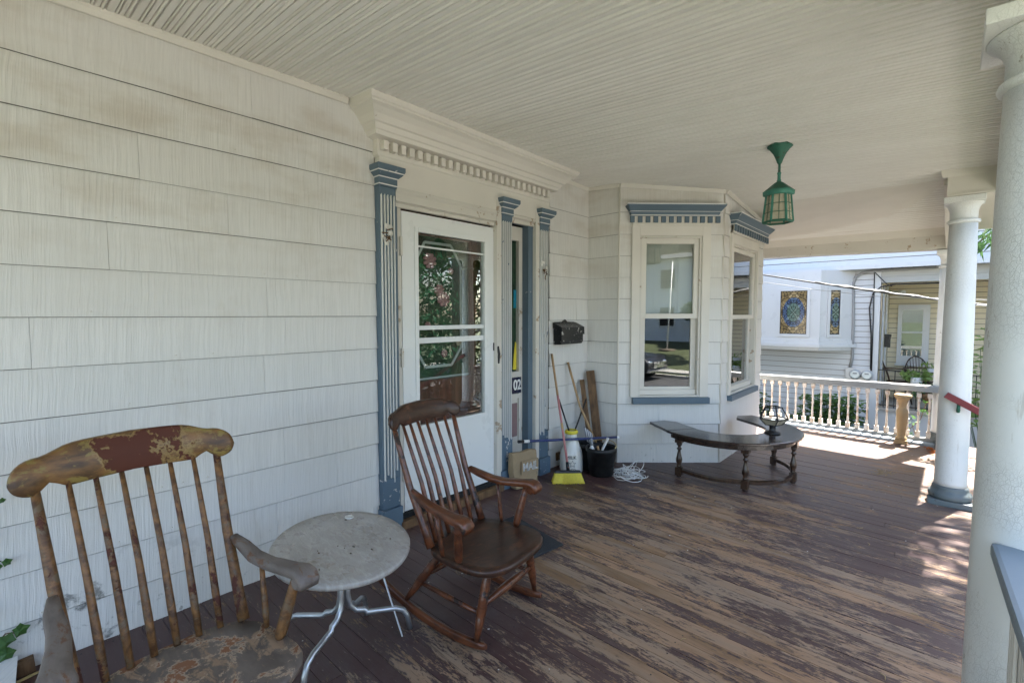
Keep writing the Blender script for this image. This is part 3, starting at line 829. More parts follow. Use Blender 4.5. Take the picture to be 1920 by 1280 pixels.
m = MB(fd).box((1.90, -.145, -.03), (I0, -.10, 2.12)).box((I1, -.145, -.03), (2.96, -.10, 2.12)).box((I0, -.145, -.03), (I1, -.10, IZ0)).box((I0, -.145, IZ1), (I1, -.10, 2.12))
m.build('door_leaf', 'innerdoor', idr)
MB(fd).box((I1 + .01, -.0995, .88), (I1 + .075, -.085, 2.0)).build('stile_moulding', 'innerdoor', idr, .006)
MB(fd).box((2.1, -.0995, .22), (2.66, -.088, .62)).build('panel', 'innerdoor', idr, .008)
MB(fd).box((I0, -.135, IZ0), (I1, -.125, IZ1)).build('art_glass', 'artglass', idr)
oc = MB(fd)
cx, ca, cb = 2.385, .222, .135
octp = [(cx - cb, .985), (cx + cb * .9, .985), (cx + ca, 1.12), (cx + ca, 1.77), (cx + cb * .9, 1.92), (cx - cb, 1.92), (cx - ca, 1.77), (cx - ca, 1.12)]
for (a, b), (c, d) in zip(octp, octp[1:] + octp[:1]):
    L = math.hypot(c - a, d - b); nx, nz = -(d - b) / L * .010, (c - a) / L * .010
    oc.hexa([(a - nx, -.1245, b - nz), (c - nx, -.1245, d - nz), (c + nx, -.1245, d + nz), (a + nx, -.1245, b + nz)], [(a - nx, -.118, b - nz), (c - nx, -.118, d - nz), (c + nx, -.118, d + nz), (a + nx, -.118, b + nz)])
oc.box((I0, -.1245, IZ0 + .005), (I1, -.117, IZ0 + .02))
oc.build('bevel_strip', 'bevel', idr)
def rose(c, r):
    m = MB(fd)
    for ring, nn, rr in ((r * .72, 8, r * .36), (r * .38, 6, r * .32), (0, 1, r * .3)):
        for k in range(nn):
            an = 6.283 * k / nn + ring * 9
            m.ball((c[0] + ring * math.cos(an), -.116, c[1] + ring * math.sin(an)), rr, 7, 5, (1, .12, .8))
    m.build('rose', 'rose', idr)
rose((2.295, 1.785), .062); rose((2.425, 1.50), .06); rose((2.385, 1.565), .05); rose((2.50, 1.72), .028); rose((2.27, 1.30), .03); rose((2.43, 1.08), .032)
vm = MB(fd)
for k in range(70):
    c = (2.385 + rnd.uniform(-.20, .20), rnd.uniform(1.05, 1.86)); an = rnd.uniform(0, 6.28); L = rnd.uniform(.02, .045)
    d = Vector((math.cos(an), math.sin(an))) * L; e = Vector((-d.y, d.x)) * .35
    vm.add([(c[0] - d.x, -.1235, c[1] - d.y), (c[0] + e.x, -.1225, c[1] + e.y), (c[0] + d.x, -.1235, c[1] + d.y), (c[0] - e.x, -.1225, c[1] - e.y)], [(0, 1, 2, 3)])
tag(vm.build('leaf_pattern', 'vine', idr), kind='stuff')
MB(fd).prism([(2.575 + .028 * math.cos(a), 1.17 + .04 * math.sin(a)) for a in [k * 6.283 / 8 + .39 for k in range(8)]], -.117, -.112, 'y').build('alarm_sticker', 'frost', idr)
kn = MB(); kn.turned((-.10, 2.775, 1.02), (-.03, 2.775, 1.02), [(0, .024), (.15, .024), (.2, .01), (.55, .012), (.7, .028), (.9, .03), (1, .018)], 12)
kn.build('door_knob', 'chrome', idr)

# sidelight
sg = thing('sidelight_window', (-.08, 3.16, .1), 'narrow sidelight window beside the storm door', 'window')
m = MB(fd).box((3.036, -.11, .12), (3.09, -.05, 2.15)).box((3.235, -.11, .12), (3.281, -.05, 2.15)).box((3.0905, -.11, 2.03), (3.2345, -.05, 2.15)).box((3.0905, -.11, .83), (3.2345, -.05, .875)).box((3.0905, -.11, .635), (3.2345, -.05, .672)).box((3.0905, -.11, .12), (3.2345, -.05, .24))
m.build('frame', 'trim_old', sg)
MB(fd).box((3.0905, -.095, .875), (3.2345, -.085, 2.03)).build('glass_pane', 'artglass', sg)
MB(fd).box((3.20, -.0848, 1.44), (3.234, -.079, 1.60)).build('turquoise_piece', 'teal', sg)
MB(fd).prism([(3.19, .89), (3.234, .89), (3.234, 1.12), (3.222, 1.14), (3.20, 1.0)], -.0848, -.079, 'y').build('yellow_piece', 'yellow', sg)
MB(fd).box((3.0905, -.11, .672), (3.2345, -.062, .83)).build('number_board', 'trim_old', sg)
pn = MB(fd).box((3.0905, -.11, .24), (3.2345, -.065, .635)).build('lower_panel', 'trim_old', sg)
MB(fd).box((3.11, -.0648, .29), (3.2215, -.058, .59)).build('mauve_inset', 'mauve', pn)
MB(fd).box((3.036, -.11, -.11), (3.281, -.052, .118)).build('base_board', 'trim_old', sg)
hn = thing('house_number', (-.06, 3.19, .75), 'navy enamel house number plate reading 02', 'number plate')
MB(fd).box((3.10, -.0618, .680), (3.262, -.046, .823)).build('plate', 'navy', hn, .003)
text_mesh('02', .125, lambda v: (-.045 + v.z, 3.208 + v.x * .82, .752 + v.y), .001, 'digits', 'white', hn, .003)

# ------------------------------------------------------------------ bay
bay = thing('bay_window', (.6, 5.0, -.1), 'white shingled bay with two tall sash windows', 'bay window')
BA, BL, BM, BR_ = (0.0, 4.26), (.372, 4.245), (1.117, 4.965), (1.098, 6.38)
BN = (.15, 7.25)
HOLE1 = (.195, .812, .57, 2.15); HOLE2 = (.225, 1.09, .56, 2.10)
siding(bay, BA, BL, ROWS2, lambda u: zc(u, 4.25) + .01, 'shingle', seed=21, jmin=2, jmax=3, bot=-.118)
siding(bay, BL, BM, ROWS2, lambda u: zc(.37 + u * .72, 4.25 + u * .69) + .01, 'shingle', [HOLE1], seed=22, jmin=.5, jmax=.9, bot=-.13)
siding(bay, BM, BR_, ROWS2, lambda u: zc(1.11, 4.96 + u) + .01, 'shingle', [HOLE2], seed=23, jmin=.45, jmax=.9, bot=-.13)
siding(bay, BR_, BN, ROWS2, lambda u: zc(1.0 - u * .7, 6.3 + u * .7) + .01, 'shingle', [], seed=24, bot=-.13)
def sheath(A, B, hole=None):
    f = frame(A, B); L = (Vector(B) - Vector(A)).length; m = MB(f)
    if hole:
        a, b, c, d = hole
        m.box((0, -.08, -.2), (a, -.003, 2.8)).box((b, -.08, -.2), (L, -.003, 2.8)).box((a, -.08, -.2), (b, -.003, c)).box((a, -.08, d), (b, -.003, 2.8))
    else: m.box((0, -.08, -.2), (L, -.003, 2.8))
    m.build('sheathing', 'shade_felt', bay)
sheath(BA, BL); sheath(BL, BM, HOLE1); sheath(BM, BR_, HOLE2); sheath(BR_, BN)
for A, B in ((BA, BL), (BL, BM), (BM, BR_)):
    f = frame(A, B); L = (Vector(B) - Vector(A)).length
    m = MB(f); rs = []
    for u in (0, L):
        q = f((u, 0, 0)); zz = zc(q[0], q[1]); rs.append([(u, .014, zz - .034), (u, .022, zz - .034), (u, .038, zz - .01), (u, .038, zz + .004), (u, .014, zz + .004)])
    m.rings(rs, smooth=False); m.build('ceiling_moulding', 'trim', bay)
def bay_window(A, B, c0, c1, i0, i1, ztop, ihead, g, zsill, hood, nd, blind=True, gl=None):
    f = frame(A, B)
    zs0, zs1 = zsill
    w = MB(f)
    w.box((c0, .004, zs1), (i0, .034, ztop)).box((i1, .004, zs1), (c1, .034, ztop)).box((i0, .004, ihead), (i1, .034, ztop))
    w = w.build('window', 'trim', bay, .003)
    # stepped frame
    s1 = MB(f); st = .022
    s1.box((i0 + .0005, -.05, zs1 + .02), (i0 + st, .022, ihead - .0005)).box((i1 - st, -.05, zs1 + .02), (i1 - .0005, .022, ihead - .0005)).box((i0 + st, -.05, ihead - st), (i1 - st, .022, ihead - .0005)).box((i0 + .0005, -.05, zs1 + .0005), (i1 - .0005, .03, zs1 + .0195))
    s1.build('frame', 'trim_old', w, .002)
    g0, g1, m0, m1, gb, gt = g
    a0, a1 = i0 + st + .001, i1 - st - .001
    us = MB(f).box((a0, -.03, m0), (g0, .006, ihead - st - .001)).box((g1, -.03, m0), (a1, .006, ihead - st - .001)).box((g0, -.03, gt), (g1, .006, ihead - st - .001)).box((g0, -.03, m0), (g1, .008, m1))
    us.build('upper_sash', 'trim', w, .002)
    ls = MB(f).box((a0, -.055, zs1 + .02), (g0 + .006, -.0305, m0 - .0005)).box((g1 - .004, -.055, zs1 + .02), (a1, -.0305, m0 - .0005)).box((g0 + .006, -.055, zs1 + .02), (g1 - .004, -.0305, gb))
    ls.build('lower_sash', 'trim', w, .002)
    MB(f).box((a0, -.030, zs1 + .0205), (a1, -.004, zs1 + .07)).build('storm_rail', 'trim', w, .003)
    MB(f).box((g0, -.016, m1), (g1, -.012, gt)).build('pane', 'glass', w)
    MB(f).box((g0 + .006, -.046, gb), (g1 - .004, -.042, m0)).build('pane', 'glass', w)
    MB(f).box((c0 + .02, .004, zs0), (c1 + .012, .062, zs1 - .001)).build('sill', 'blue', w, .004)
    if blind:
        b = MB(f); zz = m0 + .005
        while zz < gt - .01:
            b.hexa([(g0 - .01, -.074, zz), (g1 + .01, -.074, zz), (g1 + .01, -.066, zz + .002), (g0 - .01, -.066, zz + .002)], [(g0 - .01, -.074, zz + .001), (g1 + .01, -.074, zz + .001), (g1 + .01, -.062, zz + .026), (g0 - .01, -.062, zz + .026)])
            zz += .0235
        tag(b.build('blind', 'blind', w), kind='stuff')
        for uu in (g0 + .1, g1 - .13): MB(f).box((uu, -.0615, m0), (uu + .004, -.060, gt)).build('blind_cord', 'blind', w)
    # hood with dentils
    h0, h1, hb, ht = hood
    hm = MB(f).crown(h0 + .10, h1 - .10, [(.036, hb + .058), (.05, hb + .064), (.062, hb + .085), (.066, hb + .10), (.095, hb + .132), (.112, hb + .15), (.118, ht - .012), (.118, ht)], .8, .8)
    hm = hm.build('hood', 'blue', bay)
    for zz, dd in ((hb + .066, .057), (hb + .103, .071), (ht - .010, .120)):
        MB(f).crown(h0 + .10, h1 - .10, [(dd, zz), (dd + .002, zz + .008)], .8, .8).build('hood_line', 'ridge', hm)
    MB(f).box((h0 + .05, .0345, hb - .002), (h1 - .05, .043, hb + .064)).build('hood_board', 'trim', hm)
    L = h1 - h0 - .13; sp = L / nd
    for k in range(nd + 1):
        c = h0 + .065 + sp * k
        MB(f).box((c - sp * .27, .0435, hb), (c + sp * .27, .063, hb + .063)).build('dentil', 'blue', hm)
    # soffit fillet below
    MB(f).box((c0 + .004, .0345, hb - .022), (c1 - .004, .045, hb - .003)).build('hood_bead', 'trim', hm)
    return w
bay_window(BL, BM, .118, .895, .195, .812, 2.262, 2.15, (.268, .742, 1.343, 1.391, .66, 2.075), (.500, .563), (.045, 1.015, 2.272, 2.445), 11)
bay_window(BM, BR_, .155, 1.13, .225, 1.09, 2.20, 2.10, (.295, 1.015, 1.335, 1.378, .63, 2.035), (.495, .553), (.13, 1.45, 2.225, 2.40), 14, blind=True)
# corner beads
for q in (BL, BM):
    MB().cyl((q[0] + .001, q[1] - .006, -.12), (q[0] + .001, q[1] - .006, zc(q[0], q[1])), .009, .009, 8).build('corner_bead', 'trim', bay)

# ------------------------------------------------------------------ porch columns and beams
def column(x, y, zb, zt, r, label, sc=1.0):
    t = thing('porch_column', (x, y, zb), label, 'column', 'round porch columns')
    H = zt - zb
    b = MB(); b.box((x - r * 1.33, y - r * 1.33, zb), (x + r * 1.33, y + r * 1.33, zb + .045)); b.build('plinth', 'colbase', t, .006)
    MB().lathe([(r * 1.30, .046), (r * 1.36, .065), (r * 1.36, .085), (r * 1.26, .10), (r * 1.16, .112), (r * 1.13, .125), (r * 1.13, .14), (r * 1.05, .15)], (x, y, zb), 40).build('base', 'colbase', t)
    sh = [(r * 1.04, .151), (r * 1.0, .18)]
    for k in range(1, 9): sh.append((r * (1.0 - .16 * (k / 8) ** 1.6), .18 + (H - .38) * k / 8))
    MB().lathe(sh, (x, y, zb), 48).build('shaft', 'column', t)
    rt = r * .84
    MB().lathe([(rt, H - .2), (rt + .012, H - .195), (rt + .016, H - .185), (rt + .012, H - .174), (rt, H - .170)], (x, y, zb), 40).build('astragal', 'column', t)
    MB().lathe([(rt * .99, H - .1695), (rt * .99, H - .10), (rt * 1.03, H - .095), (rt * 1.05, H - .085), (rt * 1.2, H - .06), (rt * 1.33, H - .05), (rt * 1.36, H - .045)], (x, y, zb), 40).build('capital', 'column', t)
    MB().box((x - rt * 1.42, y - rt * 1.42, zb + H - .0445), (x + rt * 1.42, y + rt * 1.42, zb + H)).build('abacus', 'column', t, .004)
    return t
column(3.012, 2.10, zf(3, 2), 2.235, .142, 'large cracked white round column nearest the camera')
column(2.850, 5.20, zf(2.9, 5), 2.288, .100, 'white round column with the red handrail fixed to it')
column(2.778, 7.47, zf(2.8, 7), 2.115, .100, 'slender white column at the far end of the baluster railing')

bm_ = thing('porch_beam', (3.05, 0, 2.3), 'white beam above the nearest column and railing', 'beam', 'white porch beams')
MB().box((2.90, -2.3, 2.237), (3.14, 2.22, 2.53)).build('beam_box', 'trim', bm_)
MB().box((2.875, -2.3, 2.46), (2.899, 2.22, 2.535)).build('beam_moulding', 'trim', bm_, .006)
MB().box((3.141, 2.0, 2.237), (3.20, 2.22, 2.52)).build('beam_return', 'trim', bm_)
bm2 = thing('porch_beam', (2.85, 6.3, 2.3), 'white beam running back from the red handrail column', 'beam', 'white porch beams')
def quadbeam(p0, p1, w, zb0, zb1, zt0, zt1, name, root, mat='trim'):
    (xa, ya), (xb, yb) = p0, p1; d = Vector((xb - xa, yb - ya)).normalized(); n = Vector((d.y, -d.x)) * w
    MB().hexa([(xa, ya, zb0), (xb, yb, zb1), (xb + n.x, yb + n.y, zb1), (xa + n.x, ya + n.y, zb0)], [(xa, ya, zt0), (xb, yb, zt1), (xb + n.x, yb + n.y, zt1), (xa + n.x, ya + n.y, zt0)]).build(name, mat, root)
quadbeam((2.745, 5.335), (2.745, 7.62), .22, 2.29, 2.117, 2.53, 2.36, 'beam_box', bm2)
quadbeam((2.722, 5.335), (2.722, 7.34), .022, 2.43, 2.268, 2.53, 2.37, 'beam_moulding', bm2)
quadbeam((2.733, 5.335), (2.733, 7.34), .011, 2.29, 2.130, 2.31, 2.150, 'beam_moulding', bm2)
bm3 = thing('porch_beam', (3.1, 5.2, 2.3), 'short white beam facing the camera over the red handrail column', 'beam', 'white porch beams')
MB().box((2.746, 5.085, 2.29), (3.20, 5.334, 2.53)).build('beam_box', 'trim', bm3)
MB().crown(0, 0, [(0, 0)], 0, 0) if False else None
f5 = frame((2.70, 5.085), (3.20, 5.085))
MB(f5).crown(.02, .49, [(.004, 2.44), (.012, 2.455), (.026, 2.50), (.03, 2.535)], .6, 0).build('beam_moulding', 'trim', bm3)
MB(f5).box((.046, .001, 2.29), (.49, .012, 2.305)).build('beam_bead', 'trim', bm3)
bm5 = thing('porch_beam', (3.1, 3.6, 2.3), 'outer white beam over the porch steps', 'beam', 'white porch beams')
MB().box((3.03, 2.221, 2.30), (3.20, 5.084, 2.56)).build('beam_box', 'trim', bm5)
bm4 = thing('porch_beam', (1.7, 7.45, 2.15), 'white header beam over the far baluster railing', 'beam', 'white porch beams')
MB().hexa([(.2, 7.36, 2.19), (2.744, 7.36, 2.125), (2.744, 7.58, 2.125), (.2, 7.58, 2.19)], [(.2, 7.36, 2.45), (2.744, 7.36, 2.40), (2.744, 7.58, 2.40), (.2, 7.58, 2.45)]).build('beam_box', 'trim_old', bm4)
MB().hexa([(.2, 7.335, 2.31), (2.72, 7.335, 2.28), (2.72, 7.3595, 2.28), (.2, 7.3595, 2.31)], [(.2, 7.315, 2.40), (2.72, 7.315, 2.37), (2.72, 7.3595, 2.37), (.2, 7.3595, 2.40)]).build('beam_moulding', 'trim', bm4)

# ------------------------------------------------------------------ railings
def baluster_mesh(hh, mat, parent, name='baluster', s=1.0, base=(0, 0, 0), n=8):
    m = MB()
    w = .022 * s
    x, y, z = base
    m.hexa([(x - w, y - w, z), (x + w, y - w, z), (x + w, y + w, z), (x - w, y + w, z)], [(x - w, y - w, z + hh * .14), (x + w, y - w, z + hh * .14), (x + w, y + w, z + hh * .14), (x - w, y + w, z + hh * .14)])
    m.hexa([(x - w, y - w, z + hh * .90), (x + w, y - w, z + hh * .90), (x + w, y + w, z + hh * .90), (x - w, y + w, z + hh * .90)], [(x - w, y - w, z + hh), (x + w, y - w, z + hh), (x + w, y + w, z + hh), (x - w, y + w, z + hh)])
    pr = [(.14, .017), (.17, .010), (.20, .013), (.23, .012), (.46, .009), (.50, .011), (.52, .016), (.54, .010), (.58, .010), (.82, .012), (.85, .015), (.87, .011), (.90, .017)]
    m.lathe([(r * s, t * hh) for t, r in pr], base, n)
    return m.build(name, mat, parent)
rl = thing('porch_railing', (1.75, 7.40, -.12), 'old porch railing with peeling turned balusters at the far end', 'railing')
RY = 7.40
MB().hexa([(.3, RY - .055, .47), (2.75, RY - .055, .482), (2.75, RY + .055, .482), (.3, RY + .055, .47)], [(.3, RY - .05, .535), (2.75, RY - .05, .555), (2.75, RY + .045, .562), (.3, RY + .045, .542)]).build('top_rail', 'railgrey', rl, .008)
MB().hexa([(.3, RY - .04, -.098), (2.75, RY - .04, -.115), (2.75, RY + .04, -.115), (.3, RY + .04, -.098)], [(.3, RY - .04, -.045), (2.75, RY - .04, -.06), (2.75, RY + .04, -.06), (.3, RY + .04, -.045)]).build('bottom_rail', 'railgrey', rl, .004)
bl = baluster_mesh(.522, 'baluster', rl, s=1.0, base=(.80, RY, -.050))
for k in range(1, 20): copy_child(bl, rl, (.098 * k, 0, -.0006 * k))
MB().hexa([(1.0, RY - .16, zf(1, 0) + .0016), (2.72, RY - .16, zf(2.72, 0) + .0016), (2.72, RY - .045, zf(2.7, 0) + .0016), (1.0, RY - .045, zf(1, 0) + .0016)],
          [(1.0, RY - .15, zf(1, 0) + .03), (2.72, RY - .15, zf(2.72, 0) + .03), (2.72, RY - .045, zf(2.7, 0) + .036), (1.0, RY - .045, zf(1, 0) + .036)]).build('foot_strip', 'capblue', rl, .003)
# lattice side panel between the far columns
lt = thing('lattice_panel', (2.90, 6.35, -.13), 'white lattice panel between the two far columns', 'lattice')
for sgn in (1, -1):
    for k in range(-6, 22):
        y0 = 5.36 + k * .09; a0 = max(5.36, y0); 
        pts = []
        za, zb_ = -.10, .50
        if sgn > 0: ya, yb = y0, y0 + (zb_ - za)
        else: ya, yb = y0 + (zb_ - za), y0
        # clip to the panel
        t0, t1 = 0.0, 1.0
        dy = yb - ya
        for lim, s in ((5.36, 1), (7.34, -1)):
            tt = (lim - ya) / dy
            if (dy > 0) == (s > 0): t0 = max(t0, tt)
            else: t1 = min(t1, tt)
        if t1 - t0 < .05: continue
        p0 = Vector((2.9 + .006 * sgn, ya + dy * t0, za + (zb_ - za) * t0)); p1 = Vector((2.9 + .006 * sgn, ya + dy * t1, za + (zb_ - za) * t1))
        q = (p1 - p0).normalized().cross(Vector((1, 0, 0))) * .017
        MB().hexa([p0 - q, p1 - q, p1 + q, p0 + q], [v + Vector((.005, 0, 0)) for v in (p0 - q, p1 - q, p1 + q, p0 + q)]).build('lattice_slat', 'trim', lt)
MB().box((2.87, 5.34, .501), (2.94, 7.36, .55)).build('top_rail', 'railgrey', lt, .005)
# railing beside the nearest column
def RMB(): return MB(lambda p: (p.x + .009 + (1.949 - p.y) * .041, p.y, p.z))
r2 = thing('side_railing', (3.0, 1.0, -.13), 'blue capped railing joining the nearest column', 'railing')
RMB().box((2.905, -1.2, .665), (3.09, 1.985, .712)).build('cap', 'capblue', r2, .012)
RMB().box((2.938, -1.2, .60), (3.05, 1.97, .664)).build('top_rail', 'trim', r2, .006)
RMB().box((2.938, -1.2, -.10), (3.05, 1.97, -.03)).build('bottom_rail', 'trim', r2, .006)
b0 = RMB()
b0.box((2.952, 1.80, -.03), (3.02, 1.90, .60))
for k in range(3): b0.box((2.942, 1.808 + .03 * k, .02), (2.9515, 1.826 + .03 * k, .56))
b0 = b0.build('baluster', 'trim', r2, .004)
for k in range(1, 20): copy_child(b0, r2, (.041 * .15 * k, -.15 * k, 0))
# stair rail
sr = thing('stair_handrail', (3.0, 5.0, .7), 'dark red handrail bracketed to the white column', 'handrail')
MB().hexa([(2.785, 5.055, .735), (3.9, 5.035, .10), (3.9, 5.075, .10), (2.785, 5.09, .735)], [(2.81, 5.055, .775), (3.925, 5.035, .14), (3.925, 5.075, .14), (2.81, 5.09, .775)]).build('rail', 'redrail', sr, .003)
MB().tube([(2.875, 5.115, .64), (2.872, 5.072, .63), (2.875, 5.072, .69)], .012, 8).build('bracket', 'verdi', sr)
sn = thing('stair_post', (3.20, 5.1, -.4), 'brown pointed stair post cap behind the columns', 'post')
MB().box((3.145, 5.0, -.85), (3.255, 5.10, .20)).build('post', 'plank', sn, .004)
MB().lathe([(.11, .20), (.10, .24), (.05, .30), (0.005, .33)], (3.20, 5.05, 0), 4, ph=.785).build('cap', 'plank', sn)
st = thing('porch_steps', (3.5, 3.6, -.85), 'wooden steps leading down from the porch to the path', 'steps')
for k in range(4): MB().box((3.16 + .28 * k, 2.3, GZ - .05), (3.44 + .28 * k, 5.0, -.30 - .16 * k)).build('step', 'plank', st, .006)
# ------------------------------------------------------------------ hanging lantern
LX, LY = 1.872, 3.82; LZ = zc(LX, LY) + .001; LSC = .73
ln = thing('hanging_lantern', (LX, LY, LZ - .6), 'green verdigris lantern hanging from the porch ceiling', 'lantern')
_mb = MB
def LMB(): return _mb(lambda p: (LX + (p.x - LX) * LSC, LY + (p.y - LY) * LSC, LZ + (p.z - LZ) * .84))
LMB().lathe([(.105, 0), (.112, -.018), (.085, -.04), (.055, -.075), (.034, -.115), (.020, -.150), (.017, -.155)], (LX, LY, LZ), 6, ph=.3).build('ceiling_canopy', 'verdi', ln)
rod = LMB().cyl((LX, LY, LZ - .15), (LX, LY, LZ - .23), .012, .012, 8).build('rod', 'verdi', ln)
LMB().lathe([(.016, -.225), (.019, -.235), (.015, -.245), (.015, -.285), (.020, -.29), (.020, -.30)], (LX, LY, LZ), 8).build('rod_sleeve', 'verdi2', ln)
ra = .3
cap = LMB().lathe([(.016, -.30), (.04, -.312), (.125, -.372), (.130, -.375)], (LX, LY, LZ), 6, ph=ra).build('roof', 'verdi', ln)
LMB().lathe([(.129, -.3755), (.138, -.38), (.135, -.415), (.118, -.418)], (LX, LY, LZ), 6, ph=ra).build('roof_band', 'verdi2', ln)
def hexp(r, z, k, da=0): return Vector((LX + r * math.cos(ra + k * math.pi / 3 + da), LY + r * math.sin(ra + k * math.pi / 3 + da), LZ + z))
rt_, rb_, zt_, zb_ = .104, .128, -.418, -.635
for k in range(6):
    a, b_, c, d = hexp(rt_, zt_, k), hexp(rt_, zt_, k + 1), hexp(rb_, zb_, k + 1), hexp(rb_, zb_, k)
    n = ((a + c) / 2 - Vector((LX, LY, (a.z + c.z) / 2))); n.z = 0; n = n.normalized() * .003
    LMB().hexa([a, b_, c, d], [a - n, b_ - n, c - n, d - n]).build('lamp_pane', 'frost', ln)
    LMB().turned(a * 1.0, d, [(0, .013), (1, .013)], 4, square=True).build('corner_strip', 'verdi2', ln)
    wm = LMB()
    for t in (.33, .66):
        wm.cyl(a.lerp(d, t) + n * 2, b_.lerp(c, t) + n * 2, .0025, .0025, 5)
    wm.cyl(a.lerp(b_, .5) + n * 1, d.lerp(c, .5) + n * 1, .0025, .0025, 5)
    wm.build('wire_bars', 'verdi', ln)
    LMB().turned(d, c, [(0, .010), (1, .010)], 4, square=True).build('bottom_strip', 'verdi', ln)
LMB().cyl((LX, LY, LZ - .42), (LX, LY, LZ - .56), .035, .03, 12).build('bulb_socket', 'white', ln)

# ------------------------------------------------------------------ mailbox
mbx = thing('mailbox', (.015, 3.84, 1.1), 'chipped black metal mailbox on the wall beside the door', 'mailbox')
MY0, MY1 = 3.655, 4.01
m = MB(fd)
prof = [(.016, 1.095), (.10, 1.10), (.115, 1.125), (.115, 1.25), (.016, 1.25)]
m.hexa([(MY0, d, z) for d, z in prof], [(MY1, d, z) for d, z in prof]); m.build('box', 'blackm', mbx, .005)
m = MB(fd); prof = [(.016, 1.296), (.018, 1.306), (.122, 1.262), (.126, 1.19), (.120, 1.19), (.117, 1.2512), (.016, 1.2512)]
m.hexa([(MY0 - .008, d, z) for d, z in prof], [(MY1 + .008, d, z) for d, z in prof]); m.build('lid', 'blackm', mbx)
m = MB(fd); m.prism([(MY0 + .01, 1.29), (MY1 - .01, 1.29), (MY1 - .01, 1.31), (3.88, 1.312), (3.85, 1.335), (3.82, 1.335), (3.79, 1.312), (MY0 + .01, 1.31)], .0145, .0155, 'y'); m.build('back_plate', 'blackm', mbx)

